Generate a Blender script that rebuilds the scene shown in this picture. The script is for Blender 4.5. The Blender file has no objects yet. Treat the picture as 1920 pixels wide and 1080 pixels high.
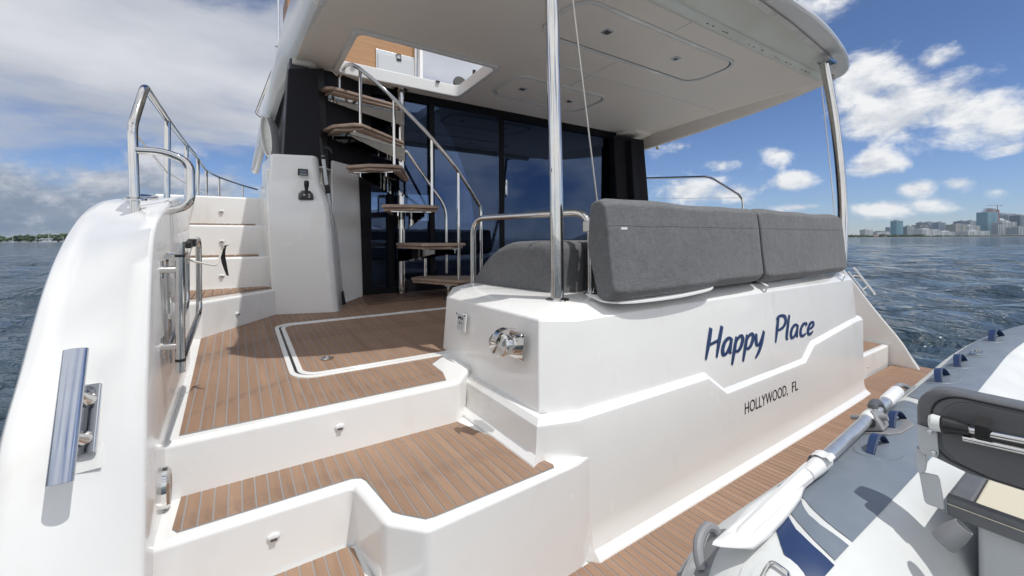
import bpy, bmesh, math, random
from mathutils import Vector, Matrix
random.seed(7)
C = bpy.context.scene
COL = C.collection

# ------------------------------------------------------------------ camera
FPX, CX, CY, ROLL = 780.0, 960.0, 448.0, 0.0053      # focal length etc. measured on the 1920 px photograph
YAW, EYE = math.radians(33.5), 1.505
SY, CYW = math.sin(YAW), math.cos(YAW)
cam = bpy.data.cameras.new('camera'); cam_ob = bpy.data.objects.new('camera', cam); COL.objects.link(cam_ob)
cam.sensor_width = 36.0; cam.lens = 36.0 * FPX / 1920.0
cam.shift_y = -(540.0 - CY) / 1920.0
cam.clip_start = 0.02; cam.clip_end = 40000
fwd = Vector((SY, CYW, 0)); right = Vector((CYW, -SY, 0)); up = Vector((0, 0, 1))
r2 = Vector((CYW * math.cos(ROLL), -SY * math.cos(ROLL), -math.sin(ROLL)))
u2 = r2.cross(fwd)
M = Matrix((r2, u2, -fwd)).transposed().to_4x4()
M.translation = Vector((0, 0, EYE)); cam_ob.matrix_world = M
C.camera = cam_ob

# ------------------------------------------------------------------ world, sun, exposure
SUN = Vector((0.185, -0.43, 1.0)).normalized()
W = bpy.data.worlds.new('World'); C.world = W; W.use_nodes = True
C.view_settings.view_transform = 'Standard'; C.view_settings.look = 'None'
C.view_settings.gamma = 1.0; C.view_settings.use_curve_mapping = False
C.view_settings.exposure = 0.26
SKY_STRENGTH, SUN_STRENGTH = 0.13, 2.5
sl = bpy.data.lights.new('sun', 'SUN'); sl.energy = SUN_STRENGTH; sl.angle = math.radians(0.5); sl.color = (1.0, 0.975, 0.935)
so = bpy.data.objects.new('sun', sl); COL.objects.link(so); so.location = (10, -20, 60)
so.rotation_euler = SUN.to_track_quat('Z', 'Y').to_euler()

def pix_dir(u, v):
    a = (u - CX) / FPX; b = (v - CY) / FPX
    x = a * math.cos(ROLL) - b * math.sin(ROLL); y = a * math.sin(ROLL) + b * math.cos(ROLL)
    return Vector((SY + x * CYW, CYW - x * SY, -y))

def build_sky():
    nt = W.node_tree; N = nt.nodes; L = nt.links; N.clear()
    def nd(t, **k):
        n = N.new(t)
        for a, b in k.items(): setattr(n, a, b)
        return n
    def put(sock, v):
        if hasattr(v, 'is_linked') or isinstance(v, bpy.types.NodeSocket): L.new(v, sock)
        else: sock.default_value = v
    def m(op, a, b=0.0, c=None, clamp=False):
        n = nd('ShaderNodeMath', operation=op, use_clamp=clamp)
        put(n.inputs[0], a); put(n.inputs[1], b)
        if c is not None: put(n.inputs[2], c)
        return n.outputs[0]
    out = nd('ShaderNodeOutputWorld'); bg = nd('ShaderNodeBackground'); L.new(bg.outputs[0], out.inputs[0])
    sky = nd('ShaderNodeTexSky', sky_type='NISHITA', sun_disc=False)
    sky.sun_elevation = math.asin(SUN.z); sky.sun_rotation = math.atan2(SUN.x, SUN.y)
    sky.air_density = 1.0; sky.dust_density = 0.1; sky.ozone_density = 3.0; sky.altitude = 0
    tc = nd('ShaderNodeTexCoord'); d = tc.outputs['Generated']
    sep = nd('ShaderNodeSeparateXYZ'); L.new(d, sep.inputs[0])
    az = m('ARCTAN2', sep.outputs[0], sep.outputs[1]); el = m('ARCSINE', sep.outputs[2])
    def noise(scale, sx=(1, 1, 1), det=8.0, rough=0.55, off=(0, 0, 0), dist=0.0):
        mp = nd('ShaderNodeMapping'); L.new(d, mp.inputs[0]); mp.inputs['Scale'].default_value = sx; mp.inputs['Location'].default_value = off
        n = nd('ShaderNodeTexNoise', noise_dimensions='3D'); L.new(mp.outputs[0], n.inputs['Vector'])
        n.inputs['Scale'].default_value = scale; n.inputs['Detail'].default_value = det; n.inputs['Roughness'].default_value = rough
        n.inputs['Distortion'].default_value = dist
        return n.outputs['Fac']
    cmb = nd('ShaderNodeCombineXYZ'); L.new(az, cmb.inputs[0]); L.new(el, cmb.inputs[1])
    def blobs(lst):
        cur = None
        for (u, v, ru, rv, w) in lst:
            dr = pix_dir(u, v).normalized(); a0 = math.atan2(dr.x, dr.y); e0 = math.asin(dr.z)
            d1 = pix_dir(u + ru, v).normalized(); d2 = pix_dir(u, v - rv).normalized()
            sa = abs(math.atan2(d1.x, d1.y) - a0); se = abs(math.asin(d2.z) - e0)
            s = nd('ShaderNodeVectorMath', operation='SUBTRACT'); L.new(cmb.outputs[0], s.inputs[0]); s.inputs[1].default_value = (a0, e0, 0)
            q = nd('ShaderNodeVectorMath', operation='MULTIPLY'); L.new(s.outputs[0], q.inputs[0]); q.inputs[1].default_value = (1 / sa, 1 / se, 0)
            ln = nd('ShaderNodeVectorMath', operation='LENGTH'); L.new(q.outputs[0], ln.inputs[0])
            f = m('MULTIPLY_ADD', ln.outputs['Value'], -w, w)
            cur = f if cur is None else m('MAXIMUM', cur, f)
        return cur
    puffy = blobs([
        (1622, 150, 85, 62, 1.1), (1690, 215, 150, 80, 1.2), (1800, 205, 150, 85, 1.2), (1875, 225, 90, 60, 1), (1640, 305, 65, 38, 1),
        (1455, 292, 44, 32, 1), (1490, 338, 52, 24, 1), (1350, 310, 48, 16, .8), (1275, 275, 50, 20, .7), (1285, 355, 95, 34, 1),
        (1375, 362, 70, 22, 1), (1720, 355, 60, 24, .9), (1795, 345, 45, 20, .8), (1640, 392, 95, 24, .9), (1745, 384, 50, 16, .8),
        (1890, 278, 60, 18, .6), (1530, 12, 90, 40, .5), (1760, 112, 34, 20, .5), (1500, 388, 60, 10, .9), (1870, 360, 40, 12, .5),
        ])
    puffl = blobs([(20, 345, 240, 70, 1), (190, 345, 110, 60, 1), (300, 315, 95, 95, 1), (150, 395, 260, 60, 1), (400, 350, 90, 50, .8)])
    bank = blobs([(140, 60, 640, 330, 1.3), (480, 110, 260, 260, 1.2), (880, 110, 260, 200, 1.1), (-300, 150, 560, 330, 1.2)])
    n1 = noise(9.0, (1, 1, 1.7), 10, 0.62, (0, 0, 0), 0.25); n2 = noise(2.2, (1, 1, 3.2), 7, 0.58, (4.2, 1.3, 0.4), 0.35)
    n1b = noise(9.0, (1, 1, 1.7), 10, 0.62, (SUN.x * .02, SUN.y * .02, .035), 0.25)
    # detail of billows pushes the edges of each cloud in and out
    cov1 = m('ADD', puffy, m('MULTIPLY_ADD', n1, 3.0, -1.50))
    a1 = nd('ShaderNodeMapRange', interpolation_type='SMOOTHSTEP'); L.new(cov1, a1.inputs[0]); a1.inputs[1].default_value = 0.02; a1.inputs[2].default_value = 0.78
    cov2 = m('ADD', bank, m('MULTIPLY_ADD', n2, 3.3, -1.80))
    a2 = nd('ShaderNodeMapRange', interpolation_type='SMOOTHSTEP'); L.new(cov2, a2.inputs[0]); a2.inputs[1].default_value = -0.05; a2.inputs[2].default_value = 0.75
    # unseen cloud behind the view, thickened and whitened to add fill light
    n3 = noise(2.6, (1, 1, 2.4), 8, 0.6, (9.1, 3.3, 2.0))
    a3 = nd('ShaderNodeMapRange', interpolation_type='SMOOTHSTEP'); L.new(n3, a3.inputs[0]); a3.inputs[1].default_value = 0.34; a3.inputs[2].default_value = 0.54
    front = nd('ShaderNodeMapRange', interpolation_type='SMOOTHSTEP')      # the clouds in view are placed by hand
    dt = nd('ShaderNodeVectorMath', operation='DOT_PRODUCT'); L.new(d, dt.inputs[0]); dt.inputs[1].default_value = (SY, CYW, 0)
    L.new(dt.outputs['Value'], front.inputs[0]); front.inputs[1].default_value = 0.25; front.inputs[2].default_value = -0.1
    a3o = m('MULTIPLY', a3.outputs[0], front.outputs[0])
    shade = m('MULTIPLY_ADD', m('SUBTRACT', n1, n1b), 5.0, 0.62, clamp=True)
    ramp = nd('ShaderNodeMix', data_type='RGBA'); L.new(shade, ramp.inputs[0])
    ramp.inputs[6].default_value = (3.9, 4.15, 4.6, 1); ramp.inputs[7].default_value = (5.9, 5.95, 6.0, 1)
    bank_sh = nd('ShaderNodeMapRange'); L.new(noise(1.6, (1, 1, 3.5), 6, 0.55, (1.2, 7.7, 3.1)), bank_sh.inputs[0]); bank_sh.inputs[1].default_value = .36; bank_sh.inputs[2].default_value = .62
    bcol = nd('ShaderNodeMix', data_type='RGBA'); L.new(bank_sh.outputs[0], bcol.inputs[0])
    bcol.inputs[6].default_value = (2.6, 2.85, 3.4, 1); bcol.inputs[7].default_value = (4.5, 4.6, 4.9, 1)
    skyc = nd('ShaderNodeMix', data_type='RGBA', blend_type='MULTIPLY'); skyc.inputs[0].default_value = 1.0
    hz = nd('ShaderNodeMapRange', interpolation_type='SMOOTHSTEP'); L.new(sep.outputs[2], hz.inputs[0]); hz.inputs[1].default_value = 0.0; hz.inputs[2].default_value = 0.42
    tint = nd('ShaderNodeMix', data_type='RGBA'); L.new(hz.outputs[0], tint.inputs[0]); tint.inputs[6].default_value = (0.43, 0.505, 0.70, 1); tint.inputs[7].default_value = (0.385, 0.45, 0.575, 1)
    L.new(sky.outputs[0], skyc.inputs[6]); L.new(tint.outputs[2], skyc.inputs[7])
    x = nd('ShaderNodeMix', data_type='RGBA'); L.new(a2.outputs[0], x.inputs[0]); L.new(skyc.outputs[2], x.inputs[6]); L.new(bcol.outputs[2], x.inputs[7])
    low = blobs([(-20, 395, 420, 90, 1.3), (300, 400, 160, 70, .9)])
    a4 = nd('ShaderNodeMapRange', interpolation_type='SMOOTHSTEP'); L.new(m('ADD', low, m('MULTIPLY_ADD', n2, 1.2, -.6)), a4.inputs[0]); a4.inputs[1].default_value = 0.1; a4.inputs[2].default_value = 0.8
    w = nd('ShaderNodeMix', data_type='RGBA'); L.new(a4.outputs[0], w.inputs[0]); L.new(x.outputs[2], w.inputs[6]); w.inputs[7].default_value = (1.3, 1.68, 2.3, 1); x = w
    y = nd('ShaderNodeMix', data_type='RGBA'); L.new(a1.outputs[0], y.inputs[0]); L.new(x.outputs[2], y.inputs[6]); L.new(ramp.outputs[2], y.inputs[7])
    cov5 = m('ADD', puffl, m('MULTIPLY_ADD', n1, 2.6, -1.36))
    a5 = nd('ShaderNodeMapRange', interpolation_type='SMOOTHSTEP'); L.new(cov5, a5.inputs[0]); a5.inputs[1].default_value = -.05; a5.inputs[2].default_value = 0.75
    lc = nd('ShaderNodeMix', data_type='RGBA'); L.new(m('MULTIPLY_ADD', m('SUBTRACT', n1, n1b), 4.0, m('MULTIPLY_ADD', el, 4.2, -.12), clamp=True), lc.inputs[0]); lc.inputs[6].default_value = (1.85, 2.2, 2.8, 1); lc.inputs[7].default_value = (4.3, 4.4, 4.7, 1)
    y2 = nd('ShaderNodeMix', data_type='RGBA'); L.new(a5.outputs[0], y2.inputs[0]); L.new(y.outputs[2], y2.inputs[6]); L.new(lc.outputs[2], y2.inputs[7]); y = y2
    z = nd('ShaderNodeMix', data_type='RGBA'); L.new(a3o, z.inputs[0]); L.new(y.outputs[2], z.inputs[6]); z.inputs[7].default_value = (7.0, 7.05, 7.1, 1)
    L.new(z.outputs[2], bg.inputs[0]); bg.inputs[1].default_value = SKY_STRENGTH
build_sky()

# ------------------------------------------------------------------ measuring helpers: a sight line met with a real plane
def at(u, v, x=None, y=None, z=None, d=None):
    r = pix_dir(u, v)
    if x is not None: t = x / r.x
    elif y is not None: t = y / r.y
    elif z is not None: t = (z - EYE) / r.z
    else: t = d
    return Vector((r.x * t, r.y * t, EYE + r.z * t))
def zfloor(y): return 0.905 + 0.053 * (y - 1.62)          # the cockpit sole rises towards the saloon
def zceil(y): return 2.87 - 0.04 * (y - 3.7)              # the cockpit ceiling falls towards the saloon
def at_plane(u, v, z0, k, y0):
    r = pix_dir(u, v); t = (z0 - k * y0 - EYE) / (r.z - k * r.y)
    return Vector((r.x * t, r.y * t, EYE + r.z * t))
def at_floor(u, v): return at_plane(u, v, 0.905, 0.053, 1.62)
def at_ceil(u, v, dz=0.0): return at_plane(u, v, 2.87 + dz, -0.04, 3.7)

# ------------------------------------------------------------------ materials
def mat(name, base, rough=0.5, metal=0.0, var=None, vscale=8.0, vstretch=(1, 1, 1), bump=0.0, bscale=60.0, bstretch=(1, 1, 1), coat=0.0, spec=0.5, rvar=0.0, coords='Object', rnd=0.0, dirt=None):
    mt = bpy.data.materials.new(name); mt.use_nodes = True
    nt = mt.node_tree; N = nt.nodes; L = nt.links; b = N['Principled BSDF']
    b.inputs['Base Color'].default_value = (*base, 1); b.inputs['Roughness'].default_value = rough; b.inputs['Metallic'].default_value = metal
    b.inputs['Specular IOR Level'].default_value = spec; b.inputs['Coat Weight'].default_value = coat
    tc = N.new('ShaderNodeTexCoord'); src = tc.outputs[coords]
    if coords == 'World':
        pass
    def noise(sc, st, det=5):
        mp = N.new('ShaderNodeMapping'); L.new(src, mp.inputs[0]); mp.inputs['Scale'].default_value = st
        n = N.new('ShaderNodeTexNoise'); n.inputs['Scale'].default_value = sc; n.inputs['Detail'].default_value = det
        L.new(mp.outputs[0], n.inputs['Vector']); return n, mp
    if var is not None:
        n, mp = noise(vscale, vstretch)
        if rnd > 0:
            oi = N.new('ShaderNodeObjectInfo'); cb = N.new('ShaderNodeVectorMath'); cb.operation = 'SCALE'; cb.inputs[0].default_value = (37, 11, 23); L.new(oi.outputs['Random'], cb.inputs['Scale']); L.new(cb.outputs[0], mp.inputs['Location'])
        rp = N.new('ShaderNodeMapRange'); L.new(n.outputs['Fac'], rp.inputs[0]); rp.inputs[1].default_value = .3; rp.inputs[2].default_value = .7
        mx = N.new('ShaderNodeMix'); mx.data_type = 'RGBA'; L.new(rp.outputs[0], mx.inputs[0]); mx.inputs[6].default_value = (*base, 1); mx.inputs[7].default_value = (*var, 1)
        col = mx.outputs[2]
        if rnd > 0:
            hs = N.new('ShaderNodeHueSaturation'); L.new(col, hs.inputs['Color'])
            mr = N.new('ShaderNodeMapRange'); L.new(oi.outputs['Random'], mr.inputs[0]); mr.inputs[3].default_value = 1 - rnd; mr.inputs[4].default_value = 1 + rnd
            L.new(mr.outputs[0], hs.inputs['Value']); col = hs.outputs[0]
        if dirt:
            dc, dsc, dst, lo, hi, am = dirt
            n2, _ = noise(dsc, dst, 8); r2 = N.new('ShaderNodeMapRange'); L.new(n2.outputs['Fac'], r2.inputs[0]); r2.inputs[1].default_value = lo; r2.inputs[2].default_value = hi; r2.inputs[4].default_value = am
            m2 = N.new('ShaderNodeMix'); m2.data_type = 'RGBA'; L.new(r2.outputs[0], m2.inputs[0]); L.new(col, m2.inputs[6]); m2.inputs[7].default_value = (*dc, 1); col = m2.outputs[2]
        L.new(col, b.inputs['Base Color'])
    if rvar > 0:
        n, mp = noise(vscale * 1.7, (1, 1, 1)); rr = N.new('ShaderNodeMapRange'); L.new(n.outputs['Fac'], rr.inputs[0]); rr.inputs[1].default_value = .3; rr.inputs[2].default_value = .7
        rr.inputs[3].default_value = max(0.0, rough - rvar); rr.inputs[4].default_value = rough + rvar; L.new(rr.outputs[0], b.inputs['Roughness'])
    if bump > 0:
        n, mp = noise(bscale, bstretch, 4); bp = N.new('ShaderNodeBump'); bp.inputs['Strength'].default_value = bump; bp.inputs['Distance'].default_value = 0.002
        L.new(n.outputs['Fac'], bp.inputs['Height']); L.new(bp.outputs[0], b.inputs['Normal'])
    return mt

GEL = mat('white_gelcoat', (.82, .82, .805), .20, var=(.795, .79, .775), vscale=2.2, rvar=.09, coat=.4, bump=.05, bscale=5, dirt=((.56, .50, .41), 5.0, (1, 1, .45), .60, .80, .42))
GELD = mat('worn_gelcoat', (.74, .73, .70), .28, var=(.68, .655, .61), vscale=3.0, rvar=.1, coat=.2)
CEIL = mat('cream_headliner', (.87, .81, .735), .42, var=(.84, .78, .705), vscale=1.6, rvar=.08)
AWN = mat('awning_housing', (.74, .755, .70), .45, var=(.66, .66, .59), vscale=6, vstretch=(.6, 1, 1))
CLEATM = mat('satin_cleat_steel', (.50, .53, .60), .17, 1.0, var=(.42, .45, .53), vscale=9, rvar=.05)
CHROME = mat('polished_steel', (.68, .67, .655), .035, 1.0, var=(.60, .585, .56), vscale=9)
STEELB = mat('brushed_steel', (.62, .64, .66), .28, 1.0)
ALU = mat('dull_aluminium', (.68, .70, .72), .36, .85, var=(.62, .64, .66), vscale=30, rvar=.06)
TEAK = mat('synthetic_teak', (.335, .218, .148), .62, var=(.262, .166, .112), vscale=26, vstretch=(1, .09, 1), bump=.35, bscale=220, bstretch=(1, .1, 1), rnd=.05, spec=.3, dirt=((.13, .095, .08), 14, (1, .5, 1), .56, .74, .5))
TEAKX = mat('synthetic_teak_platform', (.34, .215, .145), .62, var=(.26, .160, .108), vscale=26, vstretch=(1, .09, 1), bump=.35, bscale=220, bstretch=(1, .1, 1), rnd=.07, spec=.3, dirt=((.13, .095, .08), 14, (1, .5, 1), .56, .74, .45))
CAULK = mat('grey_caulk', (.285, .29, .295), .6)
STAIRW = mat('weathered_tread', (.42, .31, .24), .6, var=(.29, .21, .165), vscale=22, vstretch=(.2, 1, 1), bump=.3, bscale=120)
FABRIC = None
DARKP = mat('black_side_panel', (.012, .012, .017), .6, spec=.25, bump=.12, bscale=400)
BLACK = mat('black_plastic', (.012, .012, .013), .4)
FRAME = mat('black_door_frame', (.006, .0065, .009), .6, spec=.2)
RUBBER = mat('grey_rubber', (.21, .215, .225), .55, var=(.27, .275, .285), vscale=18)
HYP_W = mat('pale_hypalon', (.66, .675, .665), .45, var=(.60, .615, .61), vscale=7, rvar=.08, bump=.08, bscale=300)
HYP_G = mat('slate_hypalon', (.155, .185, .225), .5, var=(.18, .21, .25), vscale=12, rvar=.1, bump=.1, bscale=300)
NAVY = mat('navy_hypalon', (.016, .036, .105), .42, var=(.024, .05, .135), vscale=12)
PLAST_W = mat('white_plastic', (.74, .745, .74), .38)
VINYL = mat('slate_vinyl', (.115, .12, .128), .42, var=(.14, .145, .152), vscale=20, bump=.25, bscale=350)
CREAM = mat('cream_vinyl', (.68, .63, .50), .45, bump=.2, bscale=350)
GPAINT = mat('grey_powder_coat', (.50, .52, .535), .4)
WOOD = mat('oak_veneer', (.42, .235, .115), .45, var=(.33, .175, .085), vscale=10, vstretch=(.3, 6, 6))
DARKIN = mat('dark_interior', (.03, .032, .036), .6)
INNERW = mat('interior_panel', (.16, .16, .165), .5)
BULB = mat('clear_lens', (.7, .72, .70), .12)
SLOT = mat('lamp_slot', (.09, .085, .08), .3)
INK = mat('navy_lettering', (.012, .04, .13), .35)
INKB = mat('black_lettering', (.012, .012, .02), .4)
RUST = mat('rust_stain', (.22, .085, .03), .8)
ROPE = mat('white_cord', (.62, .6, .54), .7)
CANVAS = mat('black_webbing', (.012, .012, .012), .8)

def fabric():
    mt = bpy.data.materials.new('grey_woven_fabric'); mt.use_nodes = True
    nt = mt.node_tree; N = nt.nodes; L = nt.links; b = N['Principled BSDF']; b.inputs['Roughness'].default_value = .85; b.inputs['Specular IOR Level'].default_value = .25
    b.inputs['Sheen Weight'].default_value = .15
    tc = N.new('ShaderNodeTexCoord')
    def ns(st, sc):
        mp = N.new('ShaderNodeMapping'); L.new(tc.outputs['Object'], mp.inputs[0]); mp.inputs['Scale'].default_value = st
        n = N.new('ShaderNodeTexNoise'); n.inputs['Scale'].default_value = sc; n.inputs['Detail'].default_value = 3; L.new(mp.outputs[0], n.inputs['Vector']); return n.outputs['Fac']
    a = ns((1, 1, .12), 260); c = ns((.12, .12, 1), 260); e = ns((1, 1, 1), 5)
    s = N.new('ShaderNodeMath'); s.operation = 'ADD'; L.new(a, s.inputs[0]); L.new(c, s.inputs[1])
    t = N.new('ShaderNodeMath'); t.operation = 'MULTIPLY_ADD'; L.new(e, t.inputs[0]); t.inputs[1].default_value = .35; L.new(s.outputs[0], t.inputs[2])
    r = N.new('ShaderNodeMapRange'); L.new(t.outputs[0], r.inputs[0]); r.inputs[1].default_value = .85; r.inputs[2].default_value = 1.55
    mx = N.new('ShaderNodeMix'); mx.data_type = 'RGBA'; L.new(r.outputs[0], mx.inputs[0]); mx.inputs[6].default_value = (.098, .099, .103, 1); mx.inputs[7].default_value = (.168, .170, .176, 1)
    L.new(mx.outputs[2], b.inputs['Base Color'])
    bp = N.new('ShaderNodeBump'); bp.inputs['Strength'].default_value = .35; bp.inputs['Distance'].default_value = .001; L.new(s.outputs[0], bp.inputs['Height'])
    e2 = ns((1, 1, 1), 4); b2 = N.new('ShaderNodeBump'); b2.inputs['Strength'].default_value = .45; b2.inputs['Distance'].default_value = .05; L.new(e2, b2.inputs['Height']); L.new(bp.outputs[0], b2.inputs['Normal'])
    L.new(b2.outputs[0], b.inputs['Normal']); return mt
FABRIC = fabric()

def glass():
    mt = bpy.data.materials.new('tinted_glass'); mt.use_nodes = True
    nt = mt.node_tree; N = nt.nodes; L = nt.links; N.clear()
    o = N.new('ShaderNodeOutputMaterial'); g = N.new('ShaderNodeBsdfGlossy'); g.inputs['Roughness'].default_value = .005; g.inputs['Color'].default_value = (.40, .56, .92, 1)  # blue gloss colour stands in for blue sky mirrored in the panes
    t = N.new('ShaderNodeBsdfTransparent'); t.inputs['Color'].default_value = (.46, .49, .55, 1)
    fr = N.new('ShaderNodeFresnel'); fr.inputs['IOR'].default_value = 2.1
    mx = N.new('ShaderNodeMixShader'); L.new(fr.outputs[0], mx.inputs[0]); L.new(t.outputs[0], mx.inputs[1]); L.new(g.outputs[0], mx.inputs[2]); L.new(mx.outputs[0], o.inputs[0]); return mt
GLASS = glass()

# ------------------------------------------------------------------ mesh helpers
class MB:
    def __init__(s): s.v = []; s.f = []
    def add(s, vs, fs):
        o = len(s.v); s.v += [tuple(p) for p in vs]; s.f += [tuple(i + o for i in f) for f in fs]; return s
    def box(s, c, size, rot=None):
        hx, hy, hz = [q / 2 for q in size]; c = Vector(c)
        vs = [Vector((x * hx, y * hy, z * hz)) for z in (-1, 1) for (x, y) in ((-1, -1), (1, -1), (1, 1), (-1, 1))]
        if rot is not None: vs = [rot @ p for p in vs]
        return s.add([p + c for p in vs], [(3, 2, 1, 0), (4, 5, 6, 7), (0, 1, 5, 4), (1, 2, 6, 5), (2, 3, 7, 6), (3, 0, 4, 7)])
    def prism(s, poly, z0, z1):
        """plan polygon (x,y) between two heights (numbers or functions of y)"""
        f0 = z0 if callable(z0) else (lambda y: z0); f1 = z1 if callable(z1) else (lambda y: z1)
        a = sum(poly[i][0] * poly[(i + 1) % len(poly)][1] - poly[(i + 1) % len(poly)][0] * poly[i][1] for i in range(len(poly)))
        if a < 0: poly = poly[::-1]
        n = len(poly); vs = [(x, y, f0(y)) for x, y in poly] + [(x, y, f1(y)) for x, y in poly]
        return s.add(vs, [tuple(range(n - 1, -1, -1)), tuple(range(n, 2 * n))] + [(i, (i + 1) % n, n + (i + 1) % n, n + i) for i in range(n)])
    def loft(s, secs, closed=False, caps=False, ring=False):
        """sections: lists of equal length; closed = each section is a loop; ring = last joins first"""
        m = len(secs[0]); vs = [p for q in secs for p in q]; fs = []; k = len(secs)
        for i in range(k if ring else k - 1):
            j = (i + 1) % k
            for a in range(m if closed else m - 1):
                b = (a + 1) % m; fs.append((i * m + a, i * m + b, j * m + b, j * m + a))
        if caps: fs.append(tuple(range(m - 1, -1, -1))); fs.append(tuple((k - 1) * m + a for a in range(m)))
        return s.add(vs, fs)
    def tube(s, pts, r, n=10, caps=True, closed=False):
        pts = [Vector(p) for p in pts]; k = len(pts); rs = r if isinstance(r, (list, tuple)) else [r] * k
        tang = []
        for i in range(k):
            a = pts[(i - 1) % k] if (closed or i > 0) else pts[i]; b = pts[(i + 1) % k] if (closed or i < k - 1) else pts[i]
            tang.append((b - a).normalized())
        t0 = tang[0]; ref = Vector((0, 0, 1)) if abs(t0.z) < .9 else Vector((1, 0, 0))
        nx = (ref - t0 * ref.dot(t0)).normalized(); secs = []
        for i in range(k):
            t = tang[i]; nx = (nx - t * nx.dot(t)); nx.normalize(); ny = t.cross(nx)
            secs.append([pts[i] + (nx * math.cos(q) + ny * math.sin(q)) * rs[i] for q in [2 * math.pi * a / n for a in range(n)]])
        return s.loft(secs, True, caps and not closed, closed)
    def lathe(s, c, axis, prof, n=24):
        """profile [(radius, distance along axis)]"""
        c = Vector(c); ax = Vector(axis).normalized(); ref = Vector((0, 0, 1)) if abs(ax.z) < .9 else Vector((1, 0, 0))
        e1 = (ref - ax * ref.dot(ax)).normalized(); e2 = ax.cross(e1)
        return s.loft([[c + ax * h + (e1 * math.cos(q) + e2 * math.sin(q)) * r for q in [2 * math.pi * a / n for a in range(n)]] for r, h in prof], True, True)

WLOC = {}
def build(name, mb, mt, parent=None, bevel=0.0, seg=3, smooth=True, angle=35, flat=False):
    vs = mb.v
    lo = [min(p[i] for p in vs) for i in range(3)]; hi = [max(p[i] for p in vs) for i in range(3)]
    c = Vector(((lo[0] + hi[0]) / 2, (lo[1] + hi[1]) / 2, lo[2]))
    me = bpy.data.meshes.new(name); me.from_pydata([tuple(Vector(p) - c) for p in vs], [], mb.f)
    bm = bmesh.new(); bm.from_mesh(me); bmesh.ops.recalc_face_normals(bm, faces=bm.faces); bm.to_mesh(me); bm.free()
    if not flat and smooth:
        me.shade_smooth()
        if bevel <= 0: me.set_sharp_from_angle(angle=math.radians(angle))
    me.materials.append(mt)
    o = bpy.data.objects.new(name, me); COL.objects.link(o)
    if parent is not None: o.parent = parent; o.location = c - WLOC[parent.name]
    else: o.location = c
    WLOC[o.name] = c
    if bevel > 0:
        md = o.modifiers.new('bevel', 'BEVEL'); md.width = bevel; md.segments = seg; md.limit_method = 'ANGLE'; md.angle_limit = math.radians(30); md.harden_normals = True
        md.use_clamp_overlap = True
    return o
def tag(o, label, cat, group=None, kind=None):
    if label: o['label'] = label
    if cat: o['category'] = cat
    if group: o['group'] = group
    if kind: o['kind'] = kind
    return o
def thing(name, loc, label, cat, group=None):
    o = bpy.data.objects.new(name, None); COL.objects.link(o); o.location = loc; o.empty_display_size = .2; WLOC[o.name] = Vector(loc)
    return tag(o, label, cat, group)

def catmull(pts, n=8, closed=False):
    pts = [Vector(p) for p in pts]; k = len(pts); out = []
    for i in range(k if closed else k - 1):
        g = lambda j: pts[j % k] if closed else pts[max(0, min(k - 1, j))]
        p0, p1, p2, p3 = g(i - 1), g(i), g(i + 1), g(i + 2)
        for q in range(n):
            t = q / n; out.append(.5 * ((2 * p1) + (p2 - p0) * t + (2 * p0 - 5 * p1 + 4 * p2 - p3) * t * t + (3 * p1 - p0 - 3 * p2 + p3) * t ** 3))
    if not closed: out.append(pts[-1])
    return out
def fillet(pts, r, n=6):
    pts = [Vector(p) for p in pts]; out = [pts[0]]
    for i in range(1, len(pts) - 1):
        a, b, c = pts[i - 1], pts[i], pts[i + 1]; rr = min(r, (a - b).length * .48, (c - b).length * .48)
        s = b + (a - b).normalized() * rr; e = b + (c - b).normalized() * rr
        for q in range(n + 1):
            t = q / n; out.append(s * (1 - t) ** 2 + b * 2 * t * (1 - t) + e * t * t)
    out.append(pts[-1]); return out
def rrect(x0, x1, y0, y1, r, n=6):
    out = []
    for cx, cy, a0 in ((x1 - r, y0 + r, -90), (x1 - r, y1 - r, 0), (x0 + r, y1 - r, 90), (x0 + r, y0 + r, 180)):
        out += [(cx + r * math.cos(math.radians(a0 + 90 * q / n)), cy + r * math.sin(math.radians(a0 + 90 * q / n))) for q in range(n + 1)]
    return out
def clip(poly, axis, val, keep_less):
    out = []; n = len(poly)
    for i in range(n):
        p, q = poly[i], poly[(i + 1) % n]; dp = (p[axis] - val) * (1 if keep_less else -1); dq = (q[axis] - val) * (1 if keep_less else -1)
        if dp <= 0: out.append(p)
        if (dp < 0 < dq) or (dq < 0 < dp):
            t = dp / (dp - dq); out.append((p[0] + (q[0] - p[0]) * t, p[1] + (q[1] - p[1]) * t))
    return out
def area(poly): return .5 * sum(poly[i][0] * poly[(i + 1) % len(poly)][1] - poly[(i + 1) % len(poly)][0] * poly[i][1] for i in range(len(poly))) if len(poly) > 2 else 0
def planks(parent, poly, zf, mt, pitch=.0345, gap=.0040, x_start=None, th=.0012, cut=None, first=None):
    """teak strips running fore and aft, each its own piece, over a plan outline"""
    x = x_start if x_start is not None else min(p[0] for p in poly); x1 = max(p[0] for p in poly)
    while x < x1 - .002:
        a = clip(clip(poly, 0, x + gap / 2, False), 0, x + pitch - gap / 2, True)
        pieces = [a] if cut is None else cut(a, x + gap / 2, x + pitch - gap / 2)
        for p in pieces:
            if len(p) > 2 and abs(area(p)) > 2e-5:
                build('plank', MB().prism(p, zf, (lambda y, f=zf: f(y) + th)), mt, parent, smooth=False)
        x += pitch
def const(z): return lambda y: z
def ring_poly(mb, outer, inner, z0, z1):
    f0 = z0 if callable(z0) else const(z0); f1 = z1 if callable(z1) else const(z1)
    mb.loft([[(x, y, f0(y)) for x, y in outer], [(x, y, f1(y)) for x, y in outer], [(x, y, f1(y)) for x, y in inner], [(x, y, f0(y)) for x, y in inner]], True, False, True)
    return mb

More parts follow.
